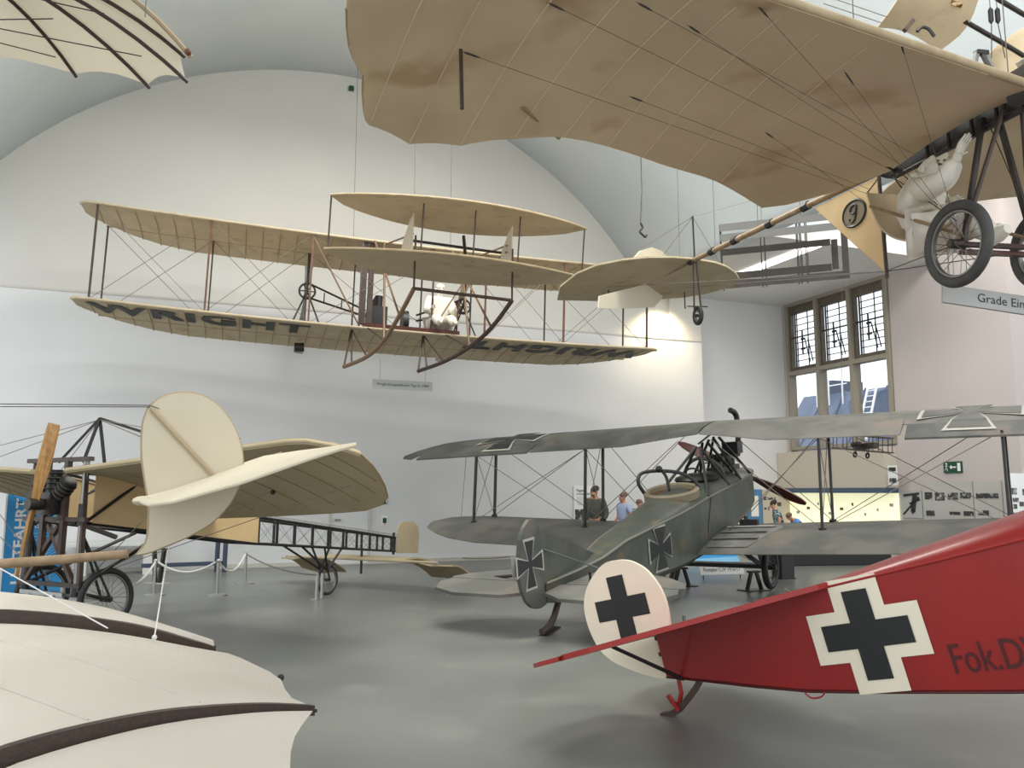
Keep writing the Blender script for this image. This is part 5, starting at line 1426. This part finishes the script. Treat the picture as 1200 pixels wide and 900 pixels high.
# ================================================================ SIGNS
def plate(name, label, p, R, w, h, s, size, m='sign_grey', ink='ink', sx=0, thick=.02, wide=.9, align='CENTER', leg=None, sub=None):
    t = thing(name, label, 'sign', p, R)
    part('board', MB().box((0, 0, 0), (w, thick, h)), m, t)
    text('lettering', s, ink, t, lambda u, v: (u + sx, -thick / 2 - .003, v), size, 0, align, wide)
    return t
sp_ = at(472, 451.5, 17.6)
t = plate('hanging_sign', 'small grey name board hanging under the WRIGHT lettered biplane', sp_, HR, 1.32, .2, 'Wright Doppeldecker Typ A, 1909', .085, wide=.95)
for dx in (-.5, .5): part('sign_wire', MB().tube([(dx, 0, .1), (dx, 0, .55)], .003, 4), 'cable', t)
gpn = at(1154, 349, 6.1)
t = plate('hanging_sign', 'grey name board of the canvas monoplane hanging below its spoked wheels', at(1186, 356, 6.0), pose(-2, 0, 0) @ Matrix.Rotation(rad(9.5), 3, 'Y') @ Matrix.Rotation(rad(-12), 3, 'X'), 1.02, .15, 'Grade Eindecker', .1, sx=-.26, align='LEFT', wide=.86)
for dx in (-.45, .45): part('sign_wire', MB().tube([(dx, 0, .07), (dx + .02, .1, .5)], .002, 4), 'cable', t)
fl = onfloor(846, 678)
t = plate('floor_sign', 'low white name board on the floor in front of the grey biplane', Vector((fl.x, fl.y, .17)), Matrix.Rotation(rad(14), 3, 'Z') @ Matrix.Rotation(rad(-25), 3, 'X'), .95, .2, 'Rumpler C.IV 1916/17', .11, m='white', wide=.8)
for dx in (-.4, .4): part('sign_leg', MB().tube([(dx, .02, -.05), (dx, .08, -.17)], .012, 6), 'iron', t)


def exit_sign(label, px_, py_, s=None, t=None, w=.3, h=.2, R=None, person=True):
    p = onhall(px_, py_, s=s, t=t)
    e = thing('exit_sign', label, 'sign', p, R or HR)
    part('box', MB().box((0, -.02, 0), (w, .04, h)), 'green', e)
    part('white_field', MB().box((w * .36, -.043, 0), (w * .16, .006, h * .72)), 'white', e)
    part('arrow', MB().prism([(w * .2, -.043, h * .06), (-w * .05, -.043, h * .06), (-w * .05, -.043, h * .2), (-w * .16, -.043, 0), (-w * .05, -.043, -h * .2), (-w * .05, -.043, -h * .06), (w * .2, -.043, -h * .06)], (0, .006, 0)), 'white', e)
    mb = MB(); f = lambda x, z: (-w * .33 + x * h, -.043, z * h)
    mb.ball(f(.02, .3), .08 * h, 8, 6)
    for a, b in (((0, .2), (-.04, -.06)), ((0, .16), (.16, .04)), ((0, .16), (-.15, .08)), ((-.04, -.06), (.12, -.2)), ((.12, -.2), (.06, -.36)), ((-.04, -.06), (-.1, -.22)), ((-.1, -.22), (-.24, -.26))): mb.bar(f(*a), f(*b), .06 * h, .006)
    part('running_figure', mb, 'white', e)
    return e
exit_sign('green emergency exit sign on the right wall above the photo boards', 1117.5, 547.5, s=WS - .002, w=.5, h=.27, R=RS)
exit_sign('small green emergency exit sign on the white back wall by the wing tip', 450, 587, t=0, w=.14, h=.15)
p = onhall(450.5, 610, t=0)
fx = thing('call_point', 'white plate with green emblem on the back wall below the small exit sign', 'sign', p, HR)
part('plate', MB().box((0, -.012, 0), (.15, .024, .24)), 'white', fx); part('emblem', MB().box((0, -.028, 0), (.09, .008, .12)), 'green', fx); part('red_dot', MB().ball((0, -.03, -.09), .018, 8, 6), 'pink', fx)

# ================================================================ POSTERS AND BOARDS
# blue exhibition panel behind the left propeller
p0, p1 = at(5, 640, 13.2), at(74, 640, 13.6)
pb = thing('blue_poster_board', 'tall blue exhibition poster board standing behind the wooden propeller', 'poster', (p0.x, p0.y, 0), Matrix.Rotation(math.atan2(p1.y - p0.y, p1.x - p0.x), 3, 'Z'))
W = (p1 - p0).length
part('panel', MB().box((W / 2, 0, .93), (W, .05, 1.82)), 'blue', pb); part('side_edge', MB().box((-.012, 0, .93), (.024, .06, 1.84)), 'white', pb); part('foot', MB().box((W / 2, 0, .012), (W, .4, .024)), 'iron', pb)
part('pink_band', MB().prism([(.07, -.028, 1.77), (W - .28, -.028, 1.64), (W - .28, -.028, 1.58), (.07, -.028, 1.71)], (0, .006, 0)), 'pink', pb)
text('lettering', 'LUFTFAHRT', 'white', pb, lambda u, v: (.2 + v * -1.0, -.03, .92 + u), .2, .006, 'CENTER', 1.25)
text('lettering', 'WELTEN', 'white', pb, lambda u, v: (W * .63 + u, -.03, 1.17 + v), .13, .003, 'CENTER', 1)
for k in range(3): part('text_line', MB().box((W * .62, -.028, 1.04 - .05 * k), (.42, .006, .012)), 'blue_l', pb)
mb = MB()
for k in range(4): mb.tube(smooth_line([(W * .5 + .04 * k, -.028, .35), (W * .62 + .03 * k, -.028, .6 + .05 * k), (W * .9, -.028, .75 + .06 * k)], 4), .006, 4)
part('print_curve', mb, 'blue_l', pb)
# white text panel behind the man in the jacket
p = onhall(686.5, 590, t=.02)
ib = thing('info_board', 'white text board with dark photographs on the back wall behind the man in the jacket', 'poster', p, HR)
part('panel', MB().box((0, -.01, 0), (.72, .02, .92)), 'white', ib)
text('lettering', 'Flugzeuge', 'ink', ib, lambda u, v: (-.28 + u, -.024, .34 + v), .085, .002, 'LEFT', .9); text('lettering', 'im Ersten Weltkrieg', 'ink', ib, lambda u, v: (-.28 + u, -.024, .25 + v), .07, .001, 'LEFT', .8)
for k in range(5): part('text_line', MB().box((-.04, -.022, .16 - .045 * k), (.48, .004, .014)), 'sign_grey', ib)
for dx in (-.2, .12): part('photograph', MB().box((dx, -.023, -.29), (.26, .006, .28)), 'photo', ib)
# blue panel low behind the grey biplane
q0, q1 = onfloor(806, 664), onfloor(866, 660)
bp_ = thing('blue_floor_panel', 'bright blue slanted panel low behind the biplane landing gear', 'display', (q0.x, q0.y, 0), Matrix.Rotation(math.atan2(q1.y - q0.y, q1.x - q0.x), 3, 'Z'))
W = (q1 - q0).length
part('panel', MB().prism([(0, 0, .06), (W, 0, .06), (W, .35, .62), (0, .35, .62)], (0, .03, 0)), 'blue', bp_); part('pale_strip', MB().prism([(0, -.035, .05), (W, -.035, .05), (W, .03, .16), (0, .03, .16)], (0, .01, 0)), 'blue_l', bp_)
for x in (.2, W - .2): part('prop', MB().bar((x, .36, .58), (x, .5, 0), .04), 'iron', bp_)
# blue column poster and beige boards on the recess wall
p = onhall(883.5, 595, t=RT + .03)
cp = thing('blue_column_poster', 'narrow blue poster with a white text field right of the propeller', 'poster', p, HR)
W = (onhall(892, 595, t=RT) - onhall(875, 595, t=RT)).length; H_ = onhall(883, 573, t=RT).z - onhall(883, 616, t=RT).z
part('panel', MB().box((0, -.02, 0), (W, .04, H_)), 'blue_door', cp); part('white_field', MB().box((0, -.045, .05), (W * .5, .01, H_ * .56)), 'white', cp)
p = onhall(905, 595, t=RT + .02)
wb = thing('photo_board', 'beige board with small dark photographs beside the narrow blue poster', 'poster', p, HR)
W2 = (onhall(917, 595, t=RT) - onhall(893, 595, t=RT)).length
part('panel', MB().box((0, -.02, 0), (W2, .04, H_)), 'tan_panel', wb)
for x, z, w, h in ((-.36, .28, .2, .1), (-.12, .27, .24, .07), (.1, .26, .08, .09), (-.38, -.02, .1, .06), (-.22, -.02, .05, .1), (.3, .1, .2, .12)): part('photograph', MB().box((x * W2, -.044, z), (w * W2, .006, h)), 'photo', wb)

# long display case under the window
S_ = WS - .45
dc = thing('display_case', 'long showcase under the window with beige fascia, blue grey band and lit yellowish niche', 'display case', hall(S_, 1.6, 0), HR)
DL = lambda s0, s1, t0, t1, z0, z1: MB().box(((s0 + s1) / 2 - S_, -((t0 + t1) / 2 - 1.6), (z0 + z1) / 2), (s1 - s0, t1 - t0, z1 - z0))
TA, TB = RT + .02, 3.58
part('fascia', DL(S_, WS - .01, TA, TB, 1.8, 2.86), 'tan_panel', dc)
part('fascia_joint', DL(S_ - .006, S_, .62, .64, 1.8, 2.86), 'trim', dc)
part('band', DL(S_ - .04, WS - .01, TA, TB, 1.66, 1.8), 'blue_band', dc)
part('niche_back', DL(WS - .06, WS - .01, TA, TB, .72, 1.66), 'glow', dc)
part('niche_end', DL(S_, WS - .06, TA, TA + .03, .72, 1.66), 'tan_panel', dc)
part('plinth', DL(S_ - .1, WS - .01, TA, TB, 0, .72), 'tan_panel', dc)
for k in range(3): 0 and part('divider', DL(S_ + .03, WS - .06, .5 + k * .95, .515 + k * .95, .72, 1.66), 'tan_panel', dc)
for k in range(9): part('exhibit_card', DL(WS - .075, WS - .06, -.2 + k * .44, -.2 + k * .44 + random.choice((.06, .12, .2)), 1.05 + .13 * (k % 3), 1.13 + .13 * (k % 3)), random.choice(('sign_grey', 'tan_panel', 'hoop')), dc)
p = onhall(1046.5, 557, s=S_ - .008)
sb = thing('small_print', 'small white framed print with dark drawings at the right end of the beige fascia', 'picture', p, RS)
part('sheet', MB().box((0, -.006, 0), (.3, .012, .5)), 'white', sb); part('dark_drawing', MB().box((0, -.015, .15), (.22, .006, .1)), 'ink', sb); part('dark_drawing', MB().box((0, -.015, -.13), (.22, .006, .12)), 'photo', sb)
# photo wall on the right
bo = onhall(1120, 595, s=WS - .02)
pz = lambda y, x=1120: onhall(x, y, s=WS).z
pw_ = thing('photo_board', 'grey wall board with rows of black and white photographs above the red fuselage', 'poster', bo, RS)
ps = lambda x: (onhall(x, 595, s=WS) - bo).dot(HW)
for a, b in ((1083.5, 1143), (1143.6, 1177)):
    part('panel', MB().box(((ps(a) + ps(b)) / 2, -.015, (pz(564) + pz(650)) / 2 - bo.z), (ps(b) - ps(a) - .012, .03, pz(564) - pz(650))), 'board_grey', pw_)
b2 = onhall(1196, 595, t=FW + .02); k2 = (onhall(1210, 595, t=FW) - onhall(1184, 595, t=FW)).length
wp = thing('photo_board', 'white board with scattered dark photographs at the right edge behind the wing struts', 'poster', b2, HR)
part('panel', MB().box((0, -.015, -.1), (k2, .03, 1.7)), 'white', wp)
for x, z, w, h in ((-.3, .36, .2, .14), (-.25, .17, .22, .09), (-.3, .03, .14, .1), (.0, .08, .16, .1), (-.28, -.16, .3, .12), (.1, -.3, .3, .14), (.2, .34, .2, .14)): part('photograph', MB().box((x * k2, -.034, z), (w * k2 * 1.2, .008, h)), 'photo', wp)
for x0, y0, x1, y1 in ((1086.5, 576.7, 1095.3, 585.6), (1098.3, 577.3, 1109.6, 586.7), (1113.6, 577.3, 1125.3, 585.6), (1128, 577.3, 1141, 584), (1146.7, 578, 1173, 583.7), (1087, 599, 1096.7, 605.3), (1114.4, 599.6, 1126.7, 603.3), (1130.7, 598.7, 1142.6, 604), (1147.7, 597.3, 1160.4, 602.7), (1115.7, 612, 1128, 618)):
    part('photograph', MB().box(((ps(x0) + ps(x1)) / 2, -.034, (pz(y0) + pz(y1)) / 2 - bo.z), (ps(x1) - ps(x0), .008, pz(y0) - pz(y1))), 'photo', pw_)
p = onhall(1069, 591, s=WS - .01)
lp_ = thing('aircraft_picture', 'large grey picture of a dark aircraft at the left end of the photo boards', 'picture', p, RS)
hh = onhall(1069, 575, s=WS).z - onhall(1069, 607, s=WS).z; ww = (onhall(1081, 591, s=WS) - onhall(1057, 591, s=WS)).length
part('panel', MB().box((0, -.01, 0), (ww, .02, hh)), 'sign_grey', lp_)
mb = MB()
for a, b, w in (((-.4, .36), (.42, .44), .06), ((-.45, -.42), (.4, .3), .05), ((.05, -.3), (.2, .4), .14), ((-.1, .02), (.44, .2), .05), ((.0, -.35), (.15, -.2), .08)): mb.bar((a[0] * ww * .95, -.024, a[1] * hh * .9), (b[0] * ww * .95, -.024, b[1] * hh * .9), w, .008, (0, 1, 0))
part('aircraft_print', mb, 'ink', lp_)
# model biplane hanging before the window
m0 = at(1011, 528, 17.0)
MBp = thing('model_biplane', 'small model biplane hanging in front of the beige fascia under the window', 'model airplane', m0, pose(100, 0, 4))
for z in (.0, .3): part('wing', MB().box((0, 0, z), (.2, 1.3, .02)), 'wood_dark', MBp)
for y in (-.62, -.4, -.18, .18, .4, .62):
    for x in (-.07, .07): part('strut', MB().bar((x, y, 0), (x, y, .3), .012), 'black', MBp)
part('fuselage', MB().box((-.1, 0, .08), (.7, .1, .12)), 'iron', MBp)
for y in (-.14, .14):
    part('engine', MB().tube([(-.1, y, .12), (.14, y, .12)], .05, 10), 'black', MBp); part('wheel', MB().torus((.05, y, -.09), (0, 1, 0), .05, .018, 14, 6), 'rubber', MBp); part('wheel_strut', MB().bar((.05, y, -.07), (0, y, .02), .015), 'black', MBp)
for y in (-.5, .5): part('suspension_cable', MB().tube([(0, y, .3), (0, y, AZ - m0.z)], .004, 4), 'cable', MBp)

# ================================================================ BARRIERS, TABLES, PLINTHS
posts = [(180, 698, 'post with a pale rope end left of the white cable', None), (254, 698, 'post standing on the floor right of the blue grey stand', None), (287, 684, 'farther post under the monoplane fuselage', None)]
tops = []
for x, y, lab, _ in posts:
    p = onfloor(x, y); t = thing('barrier_post', 'slim grey barrier ' + lab, 'barrier', p)
    h = .56
    part('base', MB().tube([(0, 0, 0), (0, 0, .02), (0, 0, .035)], [.17, .17, .04], 20), 'chrome', t); part('post', MB().tube([(0, 0, .02), (0, 0, h)], .024, 10), 'chrome', t, True); part('cap', MB().ball((0, 0, h), .034, 10, 6), 'chrome', t)
    tops.append(p + Vector((0, 0, h - .02)))
def rope(label, a, b, sag, m='rope', r=.018):
    e = (b - a).normalized() * .045; a, b = a + e, b - e
    P = [a.lerp(b, k / 12) - Vector((0, 0, sag * 4 * (k / 12) * (1 - k / 12))) for k in range(13)]
    return tag(MB().tube(P, r, 8).build('barrier_rope', m, None, True), label, 'rope')
rope('pale barrier rope sagging between the two nearer grey posts', tops[0], tops[1], .16)
rope('pale barrier rope running up from the middle post to the farther post', tops[1], tops[2], .22)
rope('dark barrier rope going off behind the lattice fuselage', tops[2], onfloor(372, 674, .48), .08, 'rope_d', .014)
rope('pale barrier rope end at the left of the nearer post', onfloor(150, 690, .42), tops[0], .06)
rope('thin dark cable strung low behind the grey biplane right wheel', onfloor(916, 690, .5), onfloor(1030, 690, .42), .2, 'rope_d', .01)
rope('thin grey rope along the foot of the white back wall', onhall(540, 654, t=.3), onhall(600, 652, t=.3), .03, 'rope_d', .012)
# long low table and steel frame stand under the fuselage
p = onfloor(130, 673)
tb = thing('low_table', 'pale long low table behind the propeller monoplane wheels', 'table', p, HR)
part('top', MB().box((0, 0, .62), (1.8, .7, .06)), 'concrete', tb)
for dx in (-.55, .7): part('leg', MB().box((dx, 0, .295), (.2, .5, .59)), 'concrete', tb)
p = onfloor(258, 670)
sf = thing('steel_frame_stand', 'blue grey steel frame stand under the tan fuselage side', 'stand', p, bl.R)
for dy in (-.12, .12): part('leg', MB().box((0, dy, .42), (.07, .07, .84)), 'blue_steel', sf)
part('head_beam', MB().box((0, 0, .87), (.1, .6, .06)), 'blue_steel', sf); part('foot_beam', MB().bar((0, 0, .18), (1.9, .0, .22), .1, .08), 'blue_steel', sf)
for dy in (-.2, .2): part('brace', MB().bar((0, dy * .6, .62), (0, dy, .85), .03), 'blue_steel', sf)
p = onfloor(184, 684)
s2 = thing('black_trestle', 'black V shaped trestle standing behind the white cable of the oval tail', 'stand', p, bl.R)
for dy in (-.1, .1): part('leg', MB().bar((0, dy * .6, .02), (0, dy * 1.4, .62), .06), 'black', s2)
part('base_plate', MB().box((0, 0, .01), (.3, .4, .02)), 'outline', s2); part('head', MB().box((0, 0, .635), (.1, .4, .03)), 'black', s2)
# dark low plinth far right below the wing
q0, q1 = onfloor(914, 664), onfloor(1045, 662)
dp_ = thing('dark_plinth', 'long dark low plinth on the floor behind the biplane right wing', 'plinth', (q0.x, q0.y, 0), Matrix.Rotation(math.atan2(q1.y - q0.y, q1.x - q0.x), 3, 'Z'))
part('body', MB().box(((q1 - q0).length / 2, .3, .18), ((q1 - q0).length, .6, .3)), 'marking', dp_); part('kick_board', MB().box(((q1 - q0).length / 2, .33, .02), ((q1 - q0).length, .54, .04)), 'black', dp_)
p = onfloor(918, 678)
bx = thing('black_box', 'black upright speaker sized box just right of the biplane wheel', 'box', p, HR)
part('body', MB().box((0, 0, .27), (.3, .3, .5)), 'black', bx); part('foot', MB().box((0, 0, .01), (.34, .34, .02)), 'iron', bx)
